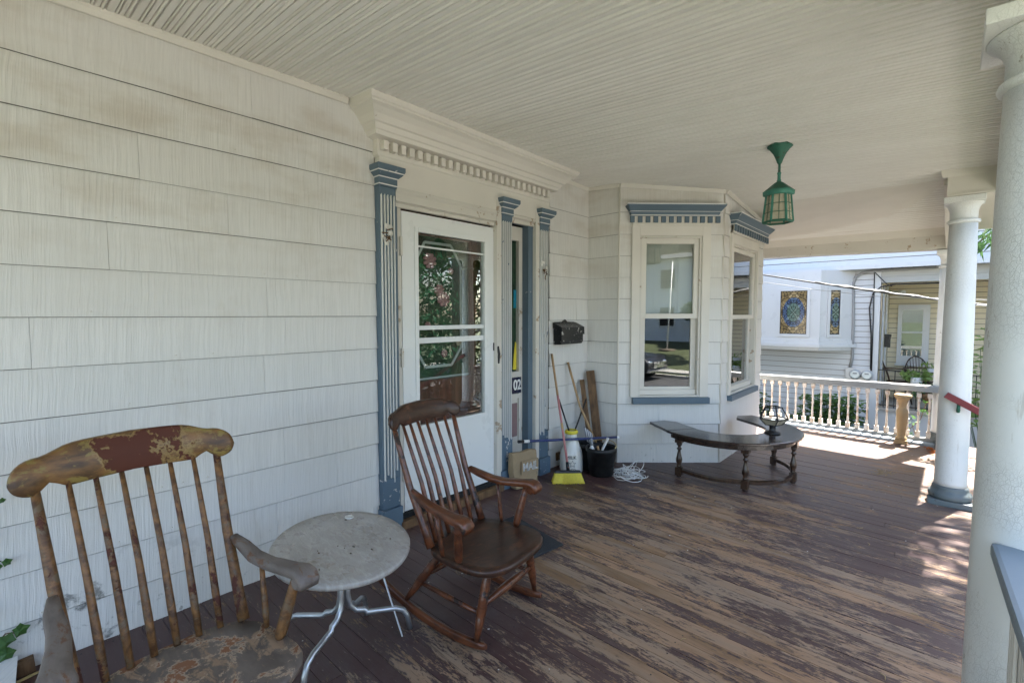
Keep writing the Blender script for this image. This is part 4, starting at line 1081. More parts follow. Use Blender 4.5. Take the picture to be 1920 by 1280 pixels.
# ------------------------------------------------------------------ rocking chairs
def rocking_chair(name, base, yaw, label, mats, P):
    t = thing(name, base, label, 'rocking chair', 'wooden rocking chairs on the porch')
    c, s = math.cos(yaw), math.sin(yaw); bx, by, bz = base
    xf = lambda q: Vector((bx + c * q[0] - s * q[1], by + s * q[0] + c * q[1], bz + q[2]))
    side = Vector((-s, c, 0))
    sz = P['seat']; ws = P['ws']
    # seat: saddle with wide front
    out = []
    for k in range(32):
        a = 2 * math.pi * k / 32; fx = math.cos(a); fy = math.sin(a)
        fx = math.copysign(abs(fx) ** .62, fx); fy = math.copysign(abs(fy) ** .68, fy)
        wide = .255 * ws * (1.0 + .06 * fx)
        out.append((.245 * fx, wide * fy))
    m = MB(xf)
    def sh(k, h): return [(a * k, b * k, sz + h) for a, b in out]
    dip = -.012
    m.rings([sh(.93, -.042), sh(.99, -.030), sh(1.0, -.012), sh(.975, 0), sh(.80, dip * .8), sh(.45, dip), sh(.1, dip)])
    seat = m.build('seat', mats['seat'], t)
    pts_b = {}
    for l in (-1, 1):
        b0 = (-.185, l * P['pw'], sz - .005); b1 = (P['cf'] + .004 - .012, l * P['cw'], P['crest'] - .045)
        md = tuple((b0[i] * .5 + b1[i] * .5) - (.018 if i == 0 else 0) for i in range(3))
        m = MB(xf); m.tube([b0, tuple(b0[i] * .75 + md[i] * .25 for i in range(3)), md, tuple(b1[i] * .6 + md[i] * .4 for i in range(3)), b1], [.021, .019, .017, .014, .012], 12)
        m.build('back_post', mats['post'], t)
        pts_b[l] = (Vector(b0), Vector(md), Vector(b1))
    for k in range(6):
        u = (k + 1) / 7 * 2 - 1
        b0 = (-.195 - .028 * (1 - u * u), u * P['pw'] * .98, sz - .005); b1 = (P['cf'] + .004 - .045 * (1 - u * u), u * P['cw'] * .97, P['crest'] - .042)
        md = tuple((b0[i] * .5 + b1[i] * .5) + (.018 if i == 0 else 0) for i in range(3))
        m = MB(xf); m.tube([b0, tuple(b0[i] * .6 + md[i] * .4 for i in range(3)), md, tuple(b1[i] * .6 + md[i] * .4 for i in range(3)), b1], [.0105, .0125, .0105, .009, .0075], 10)
        m.build('spindle', mats['spin'], t)
    # crest rail
    rs = []; N = 36
    cl = P['cl']
    for k in range(N + 1):
        u = math.sin((k / N - .5) * math.pi * .995); au = abs(u)
        top = .052 + .011 * (1 - min(1, au / .62) ** 8) - .012 * min(1, max(0, (au - .62)) / .12)
        bot = -.052 + .026 * (1 if .60 < au < .78 else 0) * math.sin(math.pi * (au - .60) / .18 if .60 < au < .78 else 0) * .55 - .004 * (au > .8)
        bot += .008 * math.exp(-((au - .70) / .07) ** 2)
        if au > .80:
            e = math.sqrt(max(0.0, 1 - ((au - .80) / .20) ** 2)); ctr = -.014
            top = ctr + (top - ctr) * e; bot = ctr + (bot - ctr) * e
        top -= .010 * au; bot -= .010 * au
        top *= P.get('ch', .88); bot *= P.get('ch', .88)
        fx = P['cf'] - .045 * (1 - u * u); th = .0145 * (1 if au < .97 else .6)
        y = u * cl; z = P['crest']; ln_ = .10
        ring = []
        for (hh, dd) in ((top, -.7), (top - .006, -1), (0.5 * (top + bot), -1.0), (bot + .006, -1), (bot, -.7), (bot, .7), (bot + .006, 1), (.5 * (top + bot), 1.0), (top - .006, 1), (top, .7)):
            ring.append((fx + dd * th - hh * ln_ * 2.2, y, z + hh))
        rs.append(ring)
    MB(xf).rings(rs).build('crest_rail', mats['crest'], t)
    # arms
    for l in (-1, 1):
        az = P['arm']; b0, md, b1 = pts_b[l]
        tt = (az - b0.z) / (b1.z - b0.z); q = b0.lerp(b1, tt)
        yo = l * (P['pw'] + (P['aw'] - P['pw']) * .45)
        tip = P['tip']
        path = [(q.x - .01, q.y + l * .012, az + .035), (q.x + .05, q.y + l * .022, az + .016), (q.x + .13, yo, az - .002), (q.x + .21, yo + l * .012, az - .008), (tip - .07, l * P['aw'] * .97, az - .004), (tip - .025, l * P['aw'], az), (tip + .003, l * P['aw'], az - .004), (tip + .018, l * P['aw'], az - .020), (tip + .016, l * P['aw'], az - .040)]
        secs = [(.014, .014), (.022, .0165), (.026, .0165), (.028, .0165), (.033, .0175), (.037, .019), (.038, .020), (.038, .018), (.036, .012)]
        m = MB(xf); m.loft(path, (0, 1, 0), secs)
        m.turned((tip - .008, l * P['aw'] - .036, az - .024), (tip - .008, l * P['aw'] + .036, az - .024), [(0, .020), (.06, .025), (.94, .025), (1, .020)], 12)
        arm = m.build('arm', mats['arm'], t)
        sb = (.02, l * .232 * ws, sz - .004)
        m = MB(xf); m.turned(sb, (tip - .045, l * P['aw'] * .985, az - .014), [(0, .013), (.08, .019), (.35, .0205), (.75, .017), (1, .0145)], 12); m.build('arm_support', mats['post'], t)
        m = MB(xf); m.turned((-.075, l * .235 * ws, sz - .004), (q.x + .165, yo + l * .006, az - .018), [(0, .0085), (.2, .0115), (.6, .010), (1, .008)], 10); m.build('arm_spindle', mats['spin'], t)
    # legs, stretchers, rockers
    def rz(f): return (f - .02) ** 2 / (2 * 1.1)
    feet = {}
    for l in (-1, 1):
        rk = l * P['rw']; pts = []
        for k in range(19):
            f = P['rf'] + (P['rb'] - P['rf']) * k / 18
            pts.append((f, rk + l * .015 * (k / 18 - .5), rz(f) + .021))
        sec = [(.0125, .020)] * 19; sec[0] = (.010, .011); sec[1] = (.0125, .017); sec[18] = (.009, .010)
        m = MB(xf); m.loft(pts, (0, 1, 0), sec); m.build('rocker', mats['rock'], t)
        for nm, f0, f1, l0 in (('f', .135, .13, .165 * ws), ('b', -.15, -.31, .165 * ws)):
            a = (f0, l * l0, sz - .035); b = (f1, rk, rz(f1) + .038)
            m = MB(xf); m.turned(a, b, [(0, .014), (.08, .0175), (.28, .023), (.34, .020), (.36, .0235), (.38, .020), (.40, .0235), (.42, .021), (.62, .023), (.66, .019), (.68, .021), (.78, .018), (1, .011)], 12)
            m.build('leg', mats['leg'], t); feet[(nm, l)] = (Vector(a), Vector(b))
    def at(key, u): return feet[key][0].lerp(feet[key][1], u)
    for l in (-1, 1):
        m = MB(xf); m.turned(at(('f', l), .62), at(('b', l), .62), [(0, .009), (.3, .012), (.5, .0135), (.7, .012), (1, .009)], 10); m.build('stretcher', mats['leg'], t)
    for e, u in (('f', .5), ('b', .5)):
        m = MB(xf); m.turned(at((e, -1), u), at((e, 1), u), [(0, .010), (.12, .013), (.3, .019), (.5, .022), (.7, .019), (.88, .013), (1, .010)], 10); m.build('stretcher', mats['leg'], t)
    return t
rocking_chair('rocking_chair', (1.137, 1.645, zf(1.1, 1.6)), R(8), 'dark reddish brown wooden rocking chair in front of the door',
              dict(seat='red_seat', post='red_wood', spin='red_wood', crest='red_seat', arm='red_wood', rock='red_wood', leg='red_wood'),
              dict(seat=.37, ws=1.0, pw=.20, cw=.222, cf=-.40, crest=.968, cl=.262, arm=.59, aw=.288, tip=.10, rw=.245, rf=.175, rb=-.52))
rocking_chair('rocking_chair', (1.118, .395, zf(1.1, .4)), R(5), 'weathered peeling wooden rocking chair nearest the camera',
              dict(seat='old_seat', post='old_wood', spin='old_wood', crest='old_crest', arm='old_arm', rock='old_wood', leg='old_wood'),
              dict(seat=.37, ws=1.12, pw=.232, cw=.262, cf=-.45, crest=.995, cl=.322, ch=1.16, arm=.60, aw=.315, tip=.10, rw=.265, rf=.175, rb=-.52))

# ------------------------------------------------------------------ round side table
tx, ty = .88, 1.02; tz = zf(tx, ty); TH = .38
rt = thing('side_table', (tx, ty, tz), 'round mottled side table on bent aluminium tube legs', 'table')
tilt = lambda p: Vector((tx + p[0], ty + p[1], TH + p[2] - .12 * p[0]))
MB(tilt).lathe([(.272, -.018), (.284, -.014), (.288, -.006), (.288, .004), (.282, .010), (.25, .012), (.12, .012), (.001, .012)], (0, 0, 0), 64).build('tabletop', 'tabletop', rt)
hub = Vector((.855, 1.035, 0))
fz = tz + .013
feetp = [(.60, .885), (.975, .80), (.955, 1.30), (.72, 1.22)]
for k, (fx, fy) in enumerate(feetp):
    d = Vector((fx - hub.x, fy - hub.y, 0)); L = d.length; d.normalize(); o = hub + d * .017
    pts = [(o.x, o.y, TH - .03), (o.x, o.y, .14), (o.x + d.x * .008, o.y + d.y * .008, .09), (o.x + d.x * .035, o.y + d.y * .035, .06), (o.x + d.x * .07, o.y + d.y * .07, .052)]
    for u in (.35, .6, .8): pts.append((hub.x + d.x * L * u, hub.y + d.y * L * u, .05 - .04 * u))
    pts += [(hub.x + d.x * L * .93, hub.y + d.y * L * .93, .0), (hub.x + d.x * L, hub.y + d.y * L, -.035), (hub.x + d.x * (L + .012), hub.y + d.y * (L + .012), fz - .008)]
    MB().tube(pts, .0125, 10).build('leg', 'alu', rt)
MB().tube([(.73, 1.18, .345), (.73, 1.2, .30), (.79, 1.23, .285), (.86, 1.24, .30), (.90, 1.22, .335)], .0115, 8).build('support_hoop', 'alu', rt)
MB().tube([(.78, .88, .345), (.77, .87, .29), (.80, .90, .275), (.85, .98, .33)], .0115, 8).build('support_hoop', 'alu', rt)
MB().hexa([(.955, 1.262, tz + .006), (.985, 1.246, tz + .006), (.812, 1.196, .335), (.782, 1.212, .335)], [(.957, 1.268, tz + .006), (.987, 1.252, tz + .006), (.814, 1.202, .335), (.784, 1.218, .335)]).build('folding_bar', 'alu', rt)
coin = thing('metal_cap', (.66, 1.165, TH + .04), 'small pale metal cap on the round side table', 'cap')
MB(tilt).lathe([(.020, .0125), (.020, .016), (.014, .018), (.012, .0155), (.002, .0155)], (-.175, .13, 0), 14).build('disc', 'silver', coin)
tagd = MB(tilt)
for k in range(12):
    c = (rnd.uniform(-.2, .15), rnd.uniform(-.2, .2)); an = rnd.uniform(0, 6.3); L = rnd.uniform(.002, .006)
    tagd.hexa([(c[0] - L * math.cos(an), c[1] - L * math.sin(an), .0125), (c[0] + .004, c[1], .0125), (c[0] + L * math.cos(an), c[1] + L * math.sin(an), .0125), (c[0] - .003, c[1] + .003, .0125)], [(c[0] - L * math.cos(an), c[1] - L * math.sin(an), .016), (c[0] + .004, c[1], .017), (c[0] + L * math.cos(an), c[1] + L * math.sin(an), .016), (c[0] - .003, c[1] + .003, .017)])
tag(tagd.build('leaf_crumbs', 'bark'), 'dry leaf crumbs scattered on the round side table', 'debris', kind='stuff')

# ------------------------------------------------------------------ doormat
dm = MB(); 
mp = [(.42, 2.02), (.985, 2.215), (1.0, 2.45), (.64, 2.62), (.36, 2.50)]
mp = [(.45, 2.10), (.975, 2.20), (1.005, 2.47), (.49, 2.58)]
dmo = thing('doormat', (.72, 2.34, zf(.7, 2)), 'dark charcoal doormat on the boards behind the reddish chair', 'doormat')
dm.hexa([(a, b, zf(a, b) + .002) for a, b in mp], [(a, b, zf(a, b) + .012) for a, b in mp]); dm.build('mat', 'mat', dmo, .003)

# ------------------------------------------------------------------ horseshoe table
hc = Vector((1.27, 4.69)); ax = Vector((.84, -.54)).normalized(); pv = Vector((.54, .84)).normalized()
HZ = zf(1.3, 4.7); HT = .335
ht = thing('horseshoe_table', (hc.x, hc.y, HZ), 'dark oak horseshoe shaped low table on turned legs', 'table')
def hs(a, b, z): q = hc + ax * a + pv * b; return Vector((q.x, q.y, z))
def outline(ro, ri, arm):
    o = [(-arm, -ro)]; i = [(-arm, -ri)]
    for k in range(25):
        an = -math.pi / 2 + math.pi * k / 24
        o.append((ro * math.cos(an), ro * math.sin(an))); i.append((ri * math.cos(an), ri * math.sin(an)))
    o.append((-arm, ro)); i.append((-arm, ri)); return o, i
def ring_prism(ro, ri, arm, z0, z1, name, mat, lip=.006):
    o, i = outline(ro, ri, arm); rs = []
    for (a, b), (c, d) in zip(o, i):
        P0, P1 = Vector((a, b)), Vector((c, d)); e = (P1 - P0).normalized() * lip
        q = [(P0 + e, z0), (P0, z0 + lip), (P0, z1 - lip), (P0 + e, z1), (P1 - e, z1), (P1, z1 - lip), (P1, z0 + lip), (P1 - e, z0)]
        rs.append([hs(p.x, p.y, z) for p, z in q])
    return MB().rings(rs, smooth=False).build(name, mat, ht)
ring_prism(.635, .335, -.02, HT - .024, HT, 'tabletop', 'oaktop')
for sgn in (-1, 1):
    m = MB(); q = [(-.021 + .04, .335), (-.27, .335), (-.335, .40), (-.33, .615), (-.02 + .04, .635)]
    q = [(.018, .336), (-.27, .345), (-.36, .43), (-.345, .60), (.018, .634)]
    m.hexa([hs(a, sgn * b, HT - .022) for a, b in q], [hs(a, sgn * b, HT + .001) for a, b in q]); m.build('drop_leaf', 'oaktop', ht, .005)
ring_prism(.575, .545, .02, HT - .075, HT - .0245, 'apron', 'oak', .002)
legs = [Vector((1.005, 4.262)), Vector((1.56, 4.315)), Vector((1.815, 4.81)), Vector((1.555, 5.235))]
for q in legs:
    zb = zf(q.x, q.y) + .003; H = HT - .0245 - zb
    m = MB()
    def blk(z0, z1, w): m.box((q.x - w, q.y - w, zb + z0 * H), (q.x + w, q.y + w, zb + z1 * H))
    blk(.04, .22, .027); blk(.77, 1.0, .031)
    m.lathe([(.018, 0), (.024, .01 * H), (.020, .04 * H)], (q.x, q.y, zb), 12)
    m.lathe([(r, t * H) for t, r in [(.22, .020), (.245, .024), (.265, .016), (.285, .022), (.30, .018), (.33, .026), (.40, .0285), (.46, .022), (.56, .0135), (.60, .013), (.62, .022), (.64, .023), (.66, .014), (.69, .0135), (.715, .024), (.74, .026), (.77, .022)]], (q.x, q.y, zb), 14)
    m.build('leg', 'oakleg', ht)
pts = [legs[0], legs[1], legs[2], legs[3]]
for a, b, bulge in ((0, 1, .07), (1, 2, .075), (2, 3, .06)):
    P0, P1 = pts[a], pts[b]; d = (P1 - P0); nrm = Vector((d.y, -d.x)).normalized(); line = []
    for k in range(11):
        t = k / 10; c = P0.lerp(P1, .04 + .92 * t) + nrm * bulge * 4 * t * (1 - t)
        line.append(c)
    rs = []
    for k, c in enumerate(line):
        dd = (line[min(k + 1, 10)] - line[max(k - 1, 0)]).normalized(); nn = Vector((dd.y, -dd.x)) * .016; z = zf(c.x, c.y) + .055
        rs.append([(c.x - nn.x, c.y - nn.y, z), (c.x + nn.x, c.y + nn.y, z), (c.x + nn.x, c.y + nn.y, z + .024), (c.x - nn.x * .6, c.y - nn.y * .6, z + .032), (c.x - nn.x, c.y - nn.y, z + .024)])
    MB().rings(rs, smooth=False).build('curved_stretcher', 'oakleg', ht)
# geometric candle lantern
cx_, cy_, cz_ = 1.672, 4.672, HT
cl = thing('candle_lantern', (cx_, cy_, cz_), 'black geometric wire candle lantern on the horseshoe table', 'lantern')
MB().lathe([(.062, .001), (.066, .008), (.05, .018), (.03, .022), (.026, .03), (.026, .075), (.03, .08)], (cx_, cy_, cz_), 14).build('foot', 'black', cl)
def rp(r, z, k, n=5, ph=.25): return Vector((cx_ + r * math.cos(ph + 2 * math.pi * k / n), cy_ + r * math.sin(ph + 2 * math.pi * k / n), cz_ + z))
wb = MB(); T = [rp(.062, .232, k) for k in range(5)]; Mi = [rp(.125, .138, k + .5) for k in range(5)]; Bo = [rp(.068, .078, k) for k in range(5)]
T = [rp(.068, .235, k) for k in range(5)]; Mi = [rp(.122, .135, k) for k in range(5)]; Bo = [rp(.068, .08, k) for k in range(5)]
for k in range(5):
    j = (k + 1) % 5
    for p, q in ((T[k], T[j]), (Mi[k], Mi[j]), (Bo[k], Bo[j]), (T[k], Mi[k]), (Mi[k], Bo[k])): wb.cyl(p, q, .005, .005, 6)
wb.build('wire_frame', 'black', cl)
for k in (3, 4): 
    MB().hexa([Mi[k], Mi[(k + 1) % 5], Bo[(k + 1) % 5], Bo[k]], [p + Vector((0, 0, .002)) for p in (Mi[k], Mi[(k + 1) % 5], Bo[(k + 1) % 5], Bo[k])]).build('glass_facet', 'frost', cl)

# ------------------------------------------------------------------ corner clutter
# milk can umbrella stand
bx, by = .20, 3.70; bz = zf(bx, by)
mc = thing('milk_bottle_stand', (bx, by, bz), 'cream milk bottle shaped stand with yellow rim and star print', 'umbrella stand')
MB().lathe([(.100, .001), (.108, .01), (.110, .04), (.108, .15), (.098, .20), (.078, .25), (.058, .31), (.050, .35), (.048, .372), (.052, .378), (.048, .376), (.043, .36), (.04, .33)], (bx, by, bz), 32, cap=True).build('bottle', 'milk', mc)
MB().lathe([(.050, .358), (.062, .364), (.064, .378), (.058, .392), (.050, .395), (.046, .39)], (bx, by, bz), 24, cap=False).build('rim', 'yellow', mc)
fa = math.atan2(0 - by, 2.8 - bx)
def wrap(r, z, off): return lambda v: (bx + (r + v.z) * math.cos(fa + (v.x + off) / r), by + (r + v.z) * math.sin(fa + (v.x + off) / r), bz + z + v.y)
text_mesh('MILK', .046, wrap(.1095, .158, .0), .0006, 'lettering', 'black', mc, 0)
text_mesh('CO', .03, wrap(.1105, .045, .02), .0006, 'lettering', 'black', mc, 0)
sm = MB()
S = [(.033 * (1 if k % 2 == 0 else .42) * math.cos(math.pi / 2 + k * math.pi / 5), .033 * (1 if k % 2 == 0 else .42) * math.sin(math.pi / 2 + k * math.pi / 5)) for k in range(10)]
wf = wrap(.1105, .10, .012)
for (a, b), (c, d) in zip(S, S[1:] + S[:1]): sm.cyl(wf(Vector((a, b, 0))), wf(Vector((c, d, 0))), .0016, .0016, 4)
sm.build('star', 'black', mc)
# rods in the bottle
for k, (p, q, lb) in enumerate((((.205, 3.70, bz + .30), (.075, 3.665, .585), 'thin black rod in the milk bottle, leaning left'), ((.20, 3.705, bz + .30), (.15, 4.02, .545), 'thin black rod in the milk bottle, leaning right'))):
    t = thing('black_rod', p, lb, 'rod', 'black rods in the milk bottle')
    MB().cyl(p, q, .008, .008, 8).build('rod', 'black', t)
# broom
br = thing('broom', (.36, 3.43, zf(.36, 3.4)), 'push broom with yellow bristles and long pinkish wooden handle', 'broom')
hb, htp = Vector((.345, 3.445, .03)), Vector((.032, 3.61, 1.012))
MB().tube([hb, hb.lerp(htp, .62)], .0105, 10).build('handle', 'pinkwood', br)
MB().tube([hb.lerp(htp, .6205), htp], .0108, 10).build('handle_top', 'palewood', br)
MB().cyl(hb + Vector((0, 0, -.02)), hb.lerp(htp, .05), .016, .013, 10).build('socket', 'black', br)
dirb = Vector((.215, .205, 0)).normalized(); nb_ = Vector((.69, -.72, 0)); ctr = Vector((.352, 3.425, zf(.35, 3.4)))
m = MB(); m.hexa([ctr - dirb * .115 - nb_ * .02 + Vector((0, 0, .088)), ctr + dirb * .125 - nb_ * .02 + Vector((0, 0, .088)), ctr + dirb * .125 + nb_ * .02 + Vector((0, 0, .088)), ctr - dirb * .115 + nb_ * .02 + Vector((0, 0, .088))],
                 [ctr - dirb * .10 - nb_ * .014 + Vector((0, 0, .108)), ctr + dirb * .11 - nb_ * .014 + Vector((0, 0, .108)), ctr + dirb * .11 + nb_ * .014 + Vector((0, 0, .108)), ctr - dirb * .10 + nb_ * .014 + Vector((0, 0, .108))])
m.build('head', 'black', br, .004)
m = MB()
for k in range(520):
    u = rnd.uniform(-.11, .12); w = rnd.uniform(-.016, .016)
    a = ctr + dirb * u + nb_ * w + Vector((0, 0, .09)); b = ctr + dirb * (u * 1.22 + rnd.uniform(-.006, .006)) + nb_ * (w * 2.4 + .012 + rnd.uniform(-.006, .006)) + Vector((0, 0, .003))
    e = dirb * .0022
    m.add([a - e, a + e, b + e * 1.2, b - e * 1.2], [(0, 1, 2, 3)])
    e2 = nb_ * .0022
    m.add([a - e2, a + e2, b + e2, b - e2], [(0, 1, 2, 3)])
m.hexa([ctr - dirb * .11 - nb_ * .016 + Vector((0, 0, .09)), ctr + dirb * .12 - nb_ * .016 + Vector((0, 0, .09)), ctr + dirb * .12 + nb_ * .016 + Vector((0, 0, .09)), ctr - dirb * .11 + nb_ * .016 + Vector((0, 0, .09))][::-1],
       [ctr - dirb * .132 - nb_ * .024 + Vector((0, 0, .012)), ctr + dirb * .143 - nb_ * .024 + Vector((0, 0, .012)), ctr + dirb * .143 + nb_ * .044 + Vector((0, 0, .012)), ctr - dirb * .132 + nb_ * .044 + Vector((0, 0, .012))][::-1])
tag(m.build('bristles', 'bristle', br), kind='stuff')
# second pole, planks
pl = thing('wooden_pole', (.40, 3.98, zf(.4, 4)), 'bare wooden pole leaning on the wall behind the milk bottle', 'pole')
MB().tube([(.032, 3.87, .915), (.155, 3.90, .50), (.40, 4.0, zf(.4, 4) + .02)], .0115, 10).build('pole', 'palewood', pl)
def plank(p0, p1, w, th, nrm, label, seed=0):
    t = thing('plank', p0, label, 'plank', 'old planks in the corner')
    p0 = Vector(p0); p1 = Vector(p1); d = (p1 - p0).normalized(); n = Vector(nrm); s = d.cross(n).normalized() * w / 2; n = s.cross(d).normalized() * th
    m = MB(); m.hexa([p0 - s, p0 + s, p0 + s + n, p0 - s + n], [p1 - s * 1.05, p1 + s * .9, p1 + s * .9 + n, p1 - s * 1.05 + n]); m.build('board', 'plank', t, .003)
    return t
plank((.27, 4.10, zf(.3, 4) + .004), (.075, 4.21, .805), .085, .024, (.5, -.85, 0), 'wide brown plank leaning in the corner beside the bay')
plank((.245, 4.0, zf(.2, 4) + .004), (.045, 4.10, .72), .05, .022, (.6, -.8, 0), 'narrow brown plank leaning left of the wide plank')
# buckets
def bucket(x, y, r0, r1, hh, label, mat='blackp'):
    z = zf(x, y)
    t = thing('bucket', (x, y, z), label, 'bucket', 'black buckets in the corner')
    MB().lathe([(r0 * .9, .001), (r0, .006), (r0 + (r1 - r0) * .85, hh * .84), (r1 + .004, hh * .845), (r1 + .006, hh * .93), (r1 + .002, hh), (r1 - .006, hh), (r1 - .008, hh * .9), (r0 - .006, .02), (.002, .016)], (x, y, z), 36).build('pail', mat, t)
    return t, z
bk, bkz = bucket(.452, 3.82, .112, .138, .262, 'black plastic bucket holding tools in the corner')
MB().tube([(.452 + .135 * math.cos(a), 3.82 + .135 * math.sin(a), bkz + .262 + .0 + .035 * math.sin((a - .2) * 1.0)) for a in [(-.2 + k * .32) for k in range(11)]], .0045, 6).build('handle', 'straw', bk)
MB().lathe([(.05, .1), (.125, .10)], (.452, 3.82, bkz), 24).build('soil_fill', 'soil', bk)
bucket(.265, 3.90, .10, .125, .25, 'second black bucket behind the milk bottle and tool bucket')
sc = thing('scraper', (.45, 3.83, .05), 'white handled scraper standing in the black bucket', 'scraper')
MB().loft([(.44, 3.80, .02), (.45, 3.83, .12), (.475, 3.90, .235)], (.8, -.4, 0), [(.006, .004), (.016, .006), (.02, .006)]).build('handle', 'white', sc)
sp_ = thing('spray_bottle', (.40, 3.775, .02), 'white spray bottle poking out of the black bucket', 'spray bottle')
MB().lathe([(.03, -.03), (.032, .04), (.014, .075), (.012, .09)], (.385, 3.765, .09), 14).build('bottle', 'white', sp_)
MB().cyl((.385, 3.765, .175), (.378, 3.765, .235), .015, .011, 10).build('nozzle', 'gwire', sp_)
tr_ = thing('hand_tool', (.47, 3.79, .02), 'short pale wooden tool handle in the black bucket', 'tool')
MB().cyl((.47, 3.79, .02), (.44, 3.775, .175), .009, .011, 8).build('grip', 'palewood', tr_)
# blue pole lying across
bp = thing('blue_pole', (.3, 3.7, .25), 'navy blue pole with white ends resting across bottle and bucket', 'pole')
A_, B_ = Vector((.115, 3.10, .292)), Vector((.452, 4.215, .198))
A_, B_ = Vector((.10, 3.085, .292)), Vector((.46, 4.12, .196))
MB().cyl(A_.lerp(B_, .08), A_.lerp(B_, .975), .0115, .0115, 10).build('pole', 'bluepole', bp)
MB().cyl(A_.lerp(B_, .03), A_.lerp(B_, .0795), .0135, .0135, 10).build('end_sleeve', 'white', bp)
MB().cyl(A_.lerp(B_, .9755), B_, .0125, .0125, 10).build('end_sleeve', 'white', bp)
MB().cyl(A_.lerp(B_, -.02), A_.lerp(B_, .0295), .014, .014, 10).build('end_cap', 'black', bp)
# wire brush bundle (blue/white cloth strips)
mo = thing('mop_head', (.22, 3.86, .3), 'blue and white mop strands behind the milk bottle', 'mop')
for k in range(11):
    a = Vector((.235 + .006 * k, 3.86 + .004 * k, .31 - .006 * k))
    MB().tube([a, a + Vector((.010, .008, -.06)), a + Vector((.020 + .002 * k, .012, -.14))], .0026, 6).build('strand', 'bluepole' if k % 3 == 0 else 'white', mo)
# mail pouch
mp_ = thing('mail_pouch', (.10, 3.13, zf(.1, 3.1)), 'tan mail pouch with silver letters leaning by the door', 'mail pouch')
f6 = frame((.085, 2.945), (.13, 3.235))
zb = zf(.1, 3.1) + .003
m = MB(f6); ol = [(0.03, zb), (.275, zb), (.287, zb + .10), (.29, zb + .30), (.20, zb + .312), (.12, zb + .300), (.0, zb + .312), (-.005, zb + .15)]
m.hexa([(a, 0, b) for a, b in ol], [(a * .94 + .01, .07 if b < zb + .25 else .045, b) for a, b in ol]); m.build('pouch', 'card', mp_, .012)
m = MB(f6).box((.085, .0705, zb + .12), (.275, .078, zb + .235)); m.build('label_board', 'card', mp_, .003)
text_mesh('MAIL', .098, lambda v: f6((.182 + v.x * .80, .080 + v.z, zb + .178 + v.y)), .003, 'letters', 'silver', mp_, .002)
# cord tangle
ct = MB(); cc = Vector((.66, 3.93, zf(.66, 3.93)))
pts = []
for k in range(300):
    t = k / 300; an = k * .36 + .8 * math.sin(k * .17)
    rr = .04 + .075 * math.sin(k * .091) ** 2 + .03 * t
    zz = .006 + .17 * (0.5 + .5 * math.sin(an * 1.0 + k * .043)) * (1 - t) ** .9 * (.4 + .6 * math.sin(k * .05) ** 2)
    off = Vector((.045 * math.sin(k * .019), .05 * math.cos(k * .023), 0))
    pts.append(cc + off + Vector((rr * math.cos(an), rr * .9 * math.sin(an), zz + .002)))
for k in range(70):
    an = k * .19; pts.append(cc + Vector((.06 + .02 * k / 70 + .075 * math.cos(an), .04 + .055 * math.sin(an) + .0008 * k, .007 + .004 * math.sin(an * 2))))
ct.tube(pts, .0026, 5)
cdo = thing('cord_coil', cc, 'tangled coil of thin white cord on the floor by the bay', 'cord')
ct.build('cord', 'cord', cdo)
ot = thing('wall_hole_cover', (.02, 3.74, .02), 'small brown broken fitting low on the wall by the bottle', 'fitting')
m = MB(); m.box((.013, 3.705, -.03), (.03, 3.76, .045)); m.ball((.035, 3.735, .01), .02, 8, 6, (.6, 1, 1)); m.build('fitting', 'plank', ot)

# pedestal
def PMB(): return MB(lambda p: (px + (p.x - px) * .70, py + (p.y - py) * .70, p.z - (p.z - pz) * .04))
px, py = 2.425, 7.22; pz = zf(px, py)
pd = thing('pedestal', (px, py, pz), 'tan plaster plant pedestal in front of the far railing', 'pedestal')
PMB().box((px - .085, py - .085, pz + .001), (px + .085, py + .085, pz + .05)).build('base', 'tan', pd, .008)
PMB().lathe([(.08, .05), (.085, .065), (.062, .085), (.055, .11), (.058, .16), (.070, .25), (.080, .35), (.078, .40), (.060, .425), (.05, .44), (.052, .46), (.055, .48), (.075, .53), (.10, .555), (.112, .565)], (px, py, pz), 24).build('shaft', 'tan', pd)
PMB().lathe([(.112, .5655), (.118, .575), (.118, .60), (.10, .605), (.001, .60)], (px, py, pz), 8).build('top', 'tan', pd)

# debris on the boards
db = MB()
for k in range(110):
    x, y = rnd.uniform(.15, 3.0), rnd.uniform(.9, 6.8); s = rnd.uniform(.002, .007); an = rnd.uniform(0, 6)
    z = zf(x, y) + .0022
    v = [(x + s * math.cos(an + q) * rnd.uniform(.6, 1.2), y + s * math.sin(an + q) * rnd.uniform(.6, 1.2), z) for q in (0, 1.5, 3.1, 4.6)]
    db.hexa(v, [(a, b, c + .001) for a, b, c in v])
tag(db.build('paint_flakes', 'rubble'), 'white paint flakes scattered on the porch boards', 'debris', kind='stuff')
sw = MB()
for k in range(26):
    x, y = 2.38 + rnd.uniform(-.09, .09), 5.7 + rnd.uniform(-.12, .12); an = rnd.uniform(0, 6.3); L = rnd.uniform(.02, .07); z = zf(x, y) + .005
    sw.tube([(x, y, z), (x + L * .5 * math.cos(an), y + L * .5 * math.sin(an), z + rnd.uniform(.002, .02)), (x + L * math.cos(an + .3), y + L * math.sin(an + .3), z + rnd.uniform(0, .012))], .0016, 4)
for k in range(34):
    x, y = rnd.uniform(1.2, 2.8), rnd.uniform(1.6, 6.8); an = rnd.uniform(0, 6.3); L = rnd.uniform(.015, .05); z = zf(x, y) + .004
    sw.tube([(x, y, z), (x + L * .5 * math.cos(an), y + L * .5 * math.sin(an), z + .003), (x + L * math.cos(an + .4), y + L * math.sin(an + .4), z)], .0014, 4)
tag(sw.build('straw', 'straw'), 'wisps of dry straw lying on the porch boards', 'straw', kind='stuff')
dl = MB()
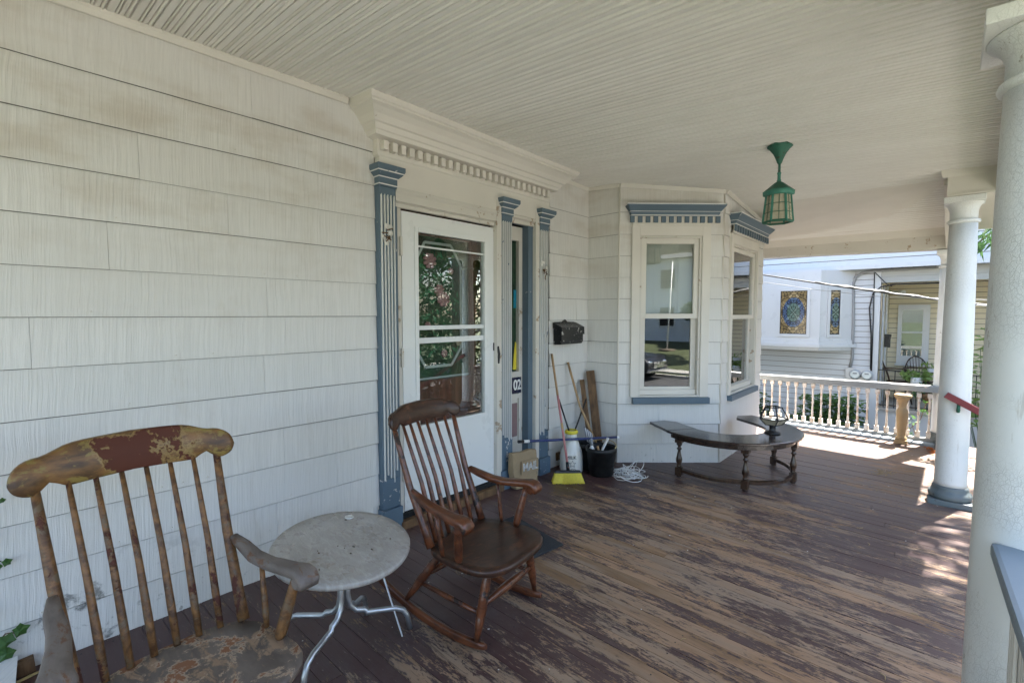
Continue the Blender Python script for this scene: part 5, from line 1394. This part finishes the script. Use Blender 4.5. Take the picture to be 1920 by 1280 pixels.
for (x, y) in ((2.70, 7.05), (2.72, 6.98), (2.66, 7.1), (1.0, 6.9), (1.08, 6.95), (2.72, 6.88)):
    leaf_cloud(dl, (x, y, zf(x, y) + .02), (.03, .03, .012), 6, .03, rnd)
tag(dl.build('fallen_leaves', 'orange'), 'dry orange leaves fallen against the far railing', 'leaves', kind='stuff')

# lower left corner: ivy, white board, brown block, stick
iv = thing('ivy', (.02, .0, -.1), 'green ivy creeping up the siding at the left corner', 'ivy')
m = MB(); m.tube([(.03, -.12, -.09), (.028, -.04, .03), (.03, .02, .10), (.03, .05, .09)], .003, 5); m.tube([(.03, -.1, .0), (.03, -.06, .4), (.03, .02, .4)], .0025, 5); m.tube([(.03, -.06, .4), (.03, -.07, .6), (.03, .02, .645)], .0025, 5); m.build('stem', 'plank', iv)
for c, s, an in (((.04, .058, .098), .036, .3), ((.05, .02, .075), .042, 2.2), ((.045, -.01, .05), .045, 3.0), ((.05, .02, .03), .04, 4.0), ((.04, .032, .392), .022, .4), ((.04, .012, .38), .018, 2.6), ((.04, .03, .645), .014, .2), ((.045, -.05, .2), .04, 1.0), ((.04, -.04, .5), .04, 2.0)):
    pts = []
    for k in range(11):
        a = an + 2 * math.pi * k / 11; r = s * (1.0, .62, .85, .6, .7, .45, .45, .7, .6, .85, .62)[k]
        pts.append((c[0] + .006 * math.cos(3 * a), c[1] + r * math.cos(a), c[2] + r * math.sin(a)))
    m = MB(); m.add([(c[0] + .008, c[1], c[2])] + pts, [(0, k + 1, (k + 1) % 11 + 1) for k in range(11)]); m.build('leaf', 'leaf', iv)
wbd = thing('loose_board', (.02, -.05, -.05), 'white painted loose board lying in the left corner', 'board')
MB().hexa([(.03, .048, -.02), (.22, .03, -.075), (.20, -.3, -.075), (.03, -.3, -.02)], [(.035, .05, -.005), (.225, .032, -.06), (.205, -.3, -.06), (.035, -.3, -.005)]).build('board', 'siding', wbd)
wbk = thing('wood_block', (.04, .085, zf(0, 0)), 'small dark wood block against the siding in the corner', 'wood block')
MB().hexa([(.016, .03, -.088), (.06, .03, -.088), (.06, .10, -.088), (.016, .098, -.088)], [(.016, .035, -.035), (.055, .035, -.04), (.058, .095, -.03), (.016, .095, -.03)]).build('block', 'plank', wbk, .003)
stk = thing('stick', (.08, .1, zf(0, 0)), 'thin tan stick lying beside the dark wood block', 'stick')
MB().tube([(.10, .02, -.084), (.085, .08, -.083), (.07, .145, -.085)], [.006, .006, .003], 6).build('stick', 'straw', stk)

# ------------------------------------------------------------------ neighbour's house
NY = 10.5
nh = thing('neighbour_house', (0, NY + 2, GZ), 'white clapboard house next door with a box bay and cream porch', 'house')
zr = [2.20 - .101 * k for k in range(1, 29)]
def boards(x0, x1, Y, rows, exp, mat, out=.014, root=nh, name='siding_board', face=-1):
    for zb in rows:
        m = MB(); rs = []
        for x in (x0, x1): rs.append([(x, Y, zb + .004), (x, Y - out, zb), (x, Y - out, zb + .004), (x, Y - .003, zb + exp - .009), (x, Y, zb + exp - .009)])
        m.rings(rs, smooth=False); m.build(name, mat, root)
boards(-5.0, 1.79, NY, zr, .101, 'nb')
MB().box((-5, NY + .002, GZ - .1), (1.885, NY + .3, 2.2)).build('wall', 'shade_felt', nh)
MB().box((-5, NY - .02, GZ - .05), (1.83, NY + .0, -.63)).build('foundation', 'conc', nh)
for x in (.62, .78): MB().box((x, NY - .035, -.70), (x + .12, NY - .0205, -.54)).build('basement_vent', 'gwire', nh)
MB().box((1.795, NY - .03, -.62), (1.895, NY + .04, 2.195)).build('corner_board', 'nbtrim', nh)
# projecting upper floor
up = [2.235 + .105 * k for k in range(16)]
boards(-5.0, 5.0, NY - .22, up, .105, 'nbtrim', .016)
MB().box((-5, NY - .218, 2.2), (5.0, NY + 6, 3.92)).build('upper_wall', 'shade_felt', nh)
MB().box((-5, NY - .245, 2.165), (5.0, NY - .219, 2.234)).build('skirt_board', 'nbtrim', nh)
MB().box((-5, NY - .218, 2.175), (5.0, NY + .0, 2.199)).build('soffit', 'nbgrey', nh)
for k in range(16): MB().lathe([(.012, 0), (.012, -.006)], (1.9 + .14 * k, NY - .12, 2.1745), 8).build('soffit_vent', 'wire', nh)
MB().hexa([(-5.3, NY - .45, 3.93), (5.3, NY - .45, 3.93), (5.3, NY + 6.3, 3.93), (-5.3, NY + 6.3, 3.93)], [(-2, NY + 2.8, 6.0), (2, NY + 2.8, 6.0), (2, NY + 3.2, 6.0), (-2, NY + 3.2, 6.0)]).build('roof', 'roof', nh)
MB().lathe([(.04, 0), (.03, .006), (.001, .007)], (0, 0, 0), 10).build('vent_cap', 'gwire', nh).location = Vector((1.62, NY - .25, 2.33)) - nh.location
# box bay with stained glass
PB = [(-.9, NY - .02), (-.45, 10.0), (1.075, 10.0), (1.52, NY - .02)]
bb = MB(); bb.hexa([(x, y, .86) for x, y in PB], [(x, y, 2.17) for x, y in PB]); bb = bb.build('box_bay', 'nbtrim', nh)
PS = [(-.96, NY - .02), (-.48, 9.945), (1.105, 9.945), (1.58, NY - .02)]
MB().hexa([(x, y, .80) for x, y in PS], [(x, y, .858) for x, y in PS]).build('bay_sill', 'nbtrim', bb)
PS2 = [(-.90, NY - .02), (-.45, 9.985), (1.085, 9.985), (1.53, NY - .02)]
MB().hexa([(x, y, .745) for x, y in PS2], [(x, y, .799) for x, y in PS2]).build('bay_base', 'nbtrim', bb)
PS3 = [(-.93, NY - .02), (-.465, 9.97), (1.092, 9.97), (1.55, NY - .02)]
MB().hexa([(x, y, .8585) for x, y in PS3], [(x, y, .93) for x, y in PS3]).build('bay_apron', 'nbtrim', bb)
fb1 = frame(PB[1], PB[2]); fb2 = frame(PB[2], PB[3])
def sglass(f, u0, u1, z0, z1, mat, lines=True):
    m = MB(f); w = .05
    m.box((u0 - w, .001, z0 - w), (u0, .022, z1 + w)).box((u1, .001, z0 - w), (u1 + w, .022, z1 + w)).box((u0, .001, z0 - w), (u1, .022, z0)).box((u0, .001, z1), (u1, .022, z1 + w)); m.build('glass_surround', 'nbtrim', bb, .003)
    m = MB(f).box((u0, .001, z0), (u0 + .012, .012, z1)).box((u1 - .012, .001, z0), (u1, .012, z1)).box((u0 + .012, .001, z0), (u1 - .012, .012, z0 + .012)).box((u0 + .012, .001, z1 - .012), (u1 - .012, .012, z1)); m.build('lead_border', 'wire', bb)
    MB(f).box((u0 + .012, .001, z0 + .012), (u1 - .012, .006, z1 - .012)).build('stained_glass', mat, bb)
sglass(fb1, .91, 1.34, 1.03, 1.815, 'sg1')
sglass(fb2, .20, .385, 1.03, 1.815, 'sg2')
for q in (PB[1], PB[2]): MB().box((q[0] - .02, q[1] - .008, .932), (q[0] + .02, q[1] + .02, 2.165)).build('bay_corner', 'nbtrim', bb)
MB().box((1.5, NY - .045, .0), (1.53, NY - .016, .03)) if False else None
# service conduit, meters
cd = thing('service_conduit', (1.5, NY - .05, .4), 'grey electric conduit running from the meters up the house next door', 'conduit')
MB().tube([(1.50, NY - .04, .44), (1.53, NY - .04, .62), (1.525, NY - .04, 1.2), (1.50, NY - .04, 1.93), (1.53, NY - .04, 2.04), (1.62, NY - .05, 2.11), (1.75, NY - .06, 2.135), (2.6, NY - .06, 2.15)], .022, 8).build('pipe', 'gwire', cd)
MB().tube([(1.80, NY - .05, .40), (1.79, NY - .05, 1.0), (1.75, NY - .05, 1.5), (1.79, NY - .05, 1.75), (1.90, NY - .06, 1.86), (2.1, NY - .06, 1.895), (2.9, NY - .06, 1.89)], .011, 6).build('cable', 'wire', cd)
MB().tube([(1.815, NY - .05, .40), (1.81, NY - .05, 1.4), (1.80, NY - .05, 2.1)], .008, 6).build('cable', 'wire', cd)
MB().tube([(1.80, NY - .06, 2.12), (1.98, NY - .06, 1.90), (2.05, NY - .06, 1.86)], .007, 6).build('cable', 'wire', cd)
mb2 = thing('electric_meter', (1.7, NY - .05, .33), 'pair of round electric meters on a grey box next door', 'meter')
MB().box((1.435, NY - .06, .235), (1.80, NY - .012, .43)).build('meter_box', 'metal', mb2, .006)
for x in (1.585, 1.755):
    h_ = MB().turned((x, NY - .061, .325), (x, NY - .12, .325), [(0, .085), (.3, .088), (.5, .078), (.9, .072), (1, .06)], 24).build('meter_dome', 'metal', mb2)
    MB().turned((x, NY - .121, .325), (x, NY - .124, .325), [(0, .064), (1, .064)], 24).build('dial', 'dial', h_)
    MB().box((x - .03, NY - .127, .335), (x + .03, NY - .1245, .36)).build('register', 'gwire', h_)
# cream recessed porch
MB().box((1.90, NY - .02, 1.93), (5.0, NY + .12, 2.03)).build('porch_beam', 'nbgrey', nh)
MB().box((1.90, NY - .03, 2.032), (5.0, NY + .12, 2.172)).build('porch_frieze', 'nbgrey', nh)
MB().box((1.886, NY + .3, GZ), (1.90, 12.1, 2.2)).build('side_wall', 'nbyel', nh)
MB().box((1.90, 12.022, GZ), (6.0, 12.2, 2.2)).build('back_wall', 'shade_felt', nh)
boards(1.905, 6.0, 12.02, [1.98 - .095 * k for k in range(1, 25)], .095, 'nbyel')
MB().box((1.90, NY + .12, 1.985), (5.0, 12.02, 2.03)).build('porch_ceiling', 'nbyel', nh)
MB().box((1.90, NY + .05, GZ), (5.2, 12.02, -.28)).build('porch_base', 'nb', nh)
MB().box((1.90, NY - .0, -.279), (5.2, 12.02, -.235)).build('porch_slab', 'conc', nh)
MB().box((1.905, 10.75, -.23), (1.93, 10.87, 1.9)).box((1.905, 11.35, -.23), (1.93, 11.47, 1.9)).build('door_trim', 'nbtrim', nh)
nw = MB().box((2.05, 11.955, .44), (2.115, 12.004, 1.57)).box((2.42, 11.955, .44), (2.52, 12.004, 1.57)).box((2.115, 11.955, 1.48), (2.42, 12.004, 1.57)).box((2.115, 11.955, .44), (2.42, 12.004, .59)).box((2.115, 11.962, 1.03), (2.42, 12.004, 1.06)).build('window', 'nbtrim', nh)
MB().box((2.116, 11.985, .591), (2.419, 12.003, 1.479)).build('blind', 'nblind', nw)
MB().box((2.116, 11.974, .591), (2.419, 11.978, 1.479)).build('pane', 'glass', nw)
MB().box((2.03, 11.94, .40), (2.54, 12.004, .439)).build('window_sill', 'nbtrim', nw)
fl_ = thing('wall_floodlight', (2.0, 11.3, 1.8), 'twin porch floodlight high on the cream wall next door', 'floodlight')
MB().cyl((1.93, 11.5, 1.80), (2.05, 11.45, 1.80), .03, .03, 10).build('bracket', 'nbtrim', fl_)
MB().turned((2.05, 11.45, 1.80), (2.15, 11.38, 1.77), [(0, .03), (.5, .05), (1, .06)], 12).build('lamp_head', 'nbtrim', fl_)
m2 = thing('mailbox', (1.96, 11.0, .9), 'slim black mailbox on the porch next door', 'mailbox')
MB().box((1.935, 10.93, .80), (2.02, 11.03, 1.02)).build('box', 'black', m2, .006)
MB().box((1.932, 10.925, .985), (2.03, 11.035, 1.03)).build('lid', 'black', m2, .006)
ir = thing('iron_railing', (2.5, NY + .08, -.23), 'thin black iron railing along the porch next door', 'railing')
MB().box((1.90, NY + .07, .41), (5.0, NY + .10, .425)).build('top_rail', 'black', ir)
MB().box((1.90, NY + .07, -.20), (5.0, NY + .10, -.185)).build('bottom_rail', 'black', ir)
ib = MB().box((1.98, NY + .08, -.235), (1.992, NY + .092, .4095)).build('picket', 'black', ir)
for k in range(1, 21): copy_child(ib, ir, (.145 * k, 0, 0))
def windsor(x, y, z, yaw, label, sc=1.0):
    t = thing('windsor_chair', (x, y, z), label, 'chair', 'dark chairs on the porch next door')
    c, s = math.cos(yaw), math.sin(yaw); xf = lambda q: Vector((x + sc * (c * q[0] - s * q[1]), y + sc * (s * q[0] + c * q[1]), z + sc * q[2]))
    MB(xf).lathe([(.19, .40), (.21, .41), (.21, .435), (.19, .44), (.001, .435)], (0, 0, 0), 16).build('seat', 'windsor', t)
    hoop = [(-.16 - .16 * math.sin(a), .20 * math.cos(a), .44 + .46 * math.sin(a) ** .8) for a in [math.pi * k / 16 for k in range(17)]]
    MB(xf).tube(hoop, .012, 8).build('hoop', 'windsor', t)
    for k in range(1, 8):
        a = math.acos(-1 + k / 4.0); p = (-.16 - .16 * math.sin(a), .20 * math.cos(a), .44 + .46 * math.sin(a) ** .8)
        MB(xf).cyl((-.16, p[1] * .8, .435), p, .006, .005, 6).build('spindle', 'windsor', t)
    arm = [(.16, .25, .64), (0, .255, .65), (-.16, .22, .66), (-.255, .1, .67), (-.28, 0, .67), (-.255, -.1, .67), (-.16, -.22, .66), (0, -.255, .65), (.16, -.25, .64)]
    MB(xf).tube(arm, .014, 8).build('arm_rail', 'windsor', t)
    for l in (-1, 1):
        MB(xf).cyl((.10, l * .19, .43), (.13, l * .25, .64), .011, .009, 8).build('arm_post', 'windsor', t)
        for f in (-1, 1): MB(xf).cyl((f * .13, l * .13, .41), (f * .2, l * .2, 0), .014, .010, 8).build('leg', 'windsor', t)
windsor(2.15, 11.35, -.234, R(5), 'dark windsor armchair seen side on, next door', .92)
windsor(2.42, 11.6, -.234, R(-75), 'dark windsor armchair facing the camera, next door', .92)

# overhead service wires
cb = thing('overhead_cable', (1.7, 8.2, 1.8), 'thick twisted cable crossing the gap between the houses', 'cable')
MB().tube([(-2.0, 8.3, 2.45), (.672, 8.1, 1.985), (1.7, 8.05, 1.76), (2.671, 8.0, 1.565), (6.0, 7.9, 1.05)], .010, 8).build('strand', 'wire', cb)
MB().tube([(1.35 + .1 * k, 8.055 - .0045 * k + .009 * math.sin(k * 1.7), 1.846 - .0205 * k + .008 * math.cos(k * 1.7)) for k in range(48)], .008, 6).build('strand', 'gwire', cb)
cb2 = thing('thin_wire', (1.4, 8.3, 1.8), 'thin grey wire sagging below the thick overhead cable', 'wire')
MB().tube([(-2.0, 8.2, 2.05), (.675, 8.0, 1.875), (1.4, 8.0, 1.73), (2.1, 8.0, 1.62), (4.0, 8.0, 1.50)], .004, 6).build('strand', 'gwire', cb2)

# plants next door
def blade_plant(x, y, z, n, hgt, label, seed, mat='leafdk', w=.035, name='leafy_shrub', spread=.5, cat='shrub'):
    rg = random.Random(seed); t = thing(name, (x, y, z), label, cat)
    m = MB(); st_ = MB()
    for k in range(n):
        an = rg.uniform(0, 6.283); r = spread * math.sqrt(rg.random()); hh = hgt * rg.uniform(.35, 1.0)
        b = Vector((x + r * math.cos(an), y + r * .5 * math.sin(an), z + hh)); a2 = rg.uniform(0, 6.283); L = rg.uniform(.10, .19)
        d = Vector((math.cos(a2), math.sin(a2), rg.uniform(.1, .8))).normalized(); e = d.cross(Vector((0, 0, 1))).normalized() * w * rg.uniform(.7, 1.2); tipd = Vector((0, 0, -.05))
        m.add([b, b + d * L * .45 + e, b + d * L + tipd, b + d * L * .45 - e], [(0, 1, 2), (0, 2, 3)])
        if k % 6 == 0: st_.cyl((x + r * .4 * math.cos(an), y + r * .2 * math.sin(an), z - .05), b, .006, .003, 5)
    st_.build('stem', 'leafdk', t); m.build('foliage', mat, t); return t
blade_plant(1.30, 10.0, GZ, 520, .80, 'glossy leafy shrub against the white wall next door', 11, 'leafmd', .042, spread=.48)
blade_plant(.30, 9.7, GZ, 90, .80, 'small leafy plant near the bay, beyond the railing', 12, 'leaf', .025, spread=.14)
blade_plant(.75, 10.15, GZ, 60, .35, 'low plant below the basement vents next door', 13, 'leaf', .025, spread=.16)
for (x, y, z, n, lb, mt_, sd_) in ((2.42, 10.45, .36, 150, 'pale green potted foliage hanging on the iron railing', 'leaflt', 15), (2.58, 10.42, .12, 130, 'dark trailing foliage below the iron railing', 'leafdk', 16), (2.62, 11.2, .46, 40, 'light green plant behind the windsor chairs', 'leaflt', 17)):
    t = thing('railing_plant', (x, y, z), lb, 'plant'); m = MB(); leaf_cloud(m, (x, y, z), (.24, .09, .09 if mt_ == 'leaflt' else .16), n, .05, random.Random(sd_), shell=0); m.build('foliage', mt_, t)
    MB().lathe([(.07, -.16), (.09, -.02), (.08, -.02)], (x, y, z), 12).build('pot', 'nbtrim' if mt_ == 'leaflt' else 'plank', t)
vn = thing('vine', (2.55, 7.6, -.3), 'thin leafy vine climbing outside the far railing', 'vine')
m = MB(); m.tube([(2.3, 7.6, -.5), (2.42, 7.58, -.1), (2.58, 7.6, .12), (2.62, 7.62, .3), (2.70, 7.6, .42)], .004, 5); m.tube([(2.5, 7.62, -.5), (2.56, 7.6, -.15), (2.50, 7.6, .05)], .003, 5); m.build('stem', 'plank', vn)
m = MB()
for c in ((2.45, 7.58, .0), (2.52, 7.6, .10), (2.60, 7.6, .2), (2.66, 7.6, .33), (2.5, 7.6, -.1)): leaf_cloud(m, c, (.06, .03, .05), 8, .03, rnd, shell=0)
m.build('foliage', 'leaf', vn)

# ochre house further along the street, seen between the columns
yh = thing('ochre_house', (7, 22, GZ), 'ochre house glimpsed between the two white columns', 'house')
MB().box((2.9, 20, GZ), (9, 27, 4.6)).build('wall', 'yhouse', yh)
MB().box((2.6, 19.3, 2.0), (9.3, 19.98, 2.6)).build('porch_fascia', 'nbtrim', yh)
MB().box((2.8, 19.9, 1.35), (9.1, 19.995, 1.55)).build('trim_band', 'nbtrim', yh)
MB().prism([(2.4, 4.61), (9.5, 4.61), (6, 7.0)], 19.4, 27.5, 'y').build('roof', 'roof', yh)
for x in (4.2, 6.4): 
    w = MB().box((x, 19.93, .4), (x + 1.0, 19.996, 1.34)).build('window', 'nbtrim', yh); MB().box((x + .1, 19.9, .5), (x + .9, 19.93, 1.25)).build('pane', 'dark', w)

# trees outside the porch
tree(5.0, 8.9, GZ, 10.5, 1.5, 'tree outside the porch shading the boards between the columns', 31, 'leaf', 2300, .09, 9, 7.3)
tree(4.75, 6.7, GZ, 10.5, 1.6, 'unseen tree added beside the steps to keep sun off the near boards', 32, 'leaf', 6500, .12, 10, 7.4)  # added crown, blocks the sun that would reach the near boards
tree(9.5, 11.5, gz(9), 9.0, 3.6, 'large street tree mirrored in the storm door glass', 33, 'leafdk', 5200, .22, 10, 4.2)
hg = random.Random(8)
hdg = thing('hedge', (6.4, 8.2, GZ), 'tall dark green hedge added to hide bright sky from the door glass', 'hedge')  # added unseen, tall enough that the door glass mirrors leaves instead of sky
m = MB()
for k in range(9): leaf_cloud(m, (6.3 + .25 * k, 5.4 + .62 * k, GZ + 2.2), (.75, .6, 2.7), 900, .085, hg, shell=.5)
m.build('foliage', 'leafdk', hdg)
m = MB()
for k in range(9): m.cyl((6.3 + .25 * k, 5.4 + .62 * k, GZ - .3), (6.3 + .25 * k, 5.45 + .62 * k, GZ + 3.6), .04, .015, 6)
m.build('stem', 'bark', hdg)
tree(14.0, 21.0, gz(14), 10.0, 4.5, 'large green tree further along the street', 34, 'leaf', 4000, .32, 9, 4.5)
bs = thing('leafy_branch', (3.3, 8.0, 2.3), 'drooping narrow leafed branch glimpsed between the columns', 'branch')
m = MB(); m.tube([(4.9, 8.6, 3.2), (3.9, 8.2, 2.75), (3.3, 8.0, 2.5), (2.98, 7.9, 2.2)], [.02, .014, .01, .005], 6); m.build('stem', 'bark', bs)
m = MB(); rg = random.Random(44)
for k in range(150):
    t = rg.random(); b = Vector((3.55 - .6 * t, 8.05 - .15 * t, 2.58 - .36 * t)) + Vector((rg.uniform(-.12, .12), rg.uniform(-.1, .1), rg.uniform(-.1, .1)))
    d = Vector((rg.uniform(-.9, .3), rg.uniform(-.4, .4), rg.uniform(-1, -.2))).normalized(); L = rg.uniform(.12, .24); e = d.cross(Vector((0, 1, 0))).normalized() * .012
    m.add([b, b + d * L * .4 + e, b + d * L, b + d * L * .4 - e], [(0, 1, 2, 3)])
m.build('foliage', 'leafdk', bs)
blade_plant(3.35, 8.8, GZ, 420, 2.1, 'yellow green bush in sun between the columns', 19, 'leaflt', .03, spread=.35)
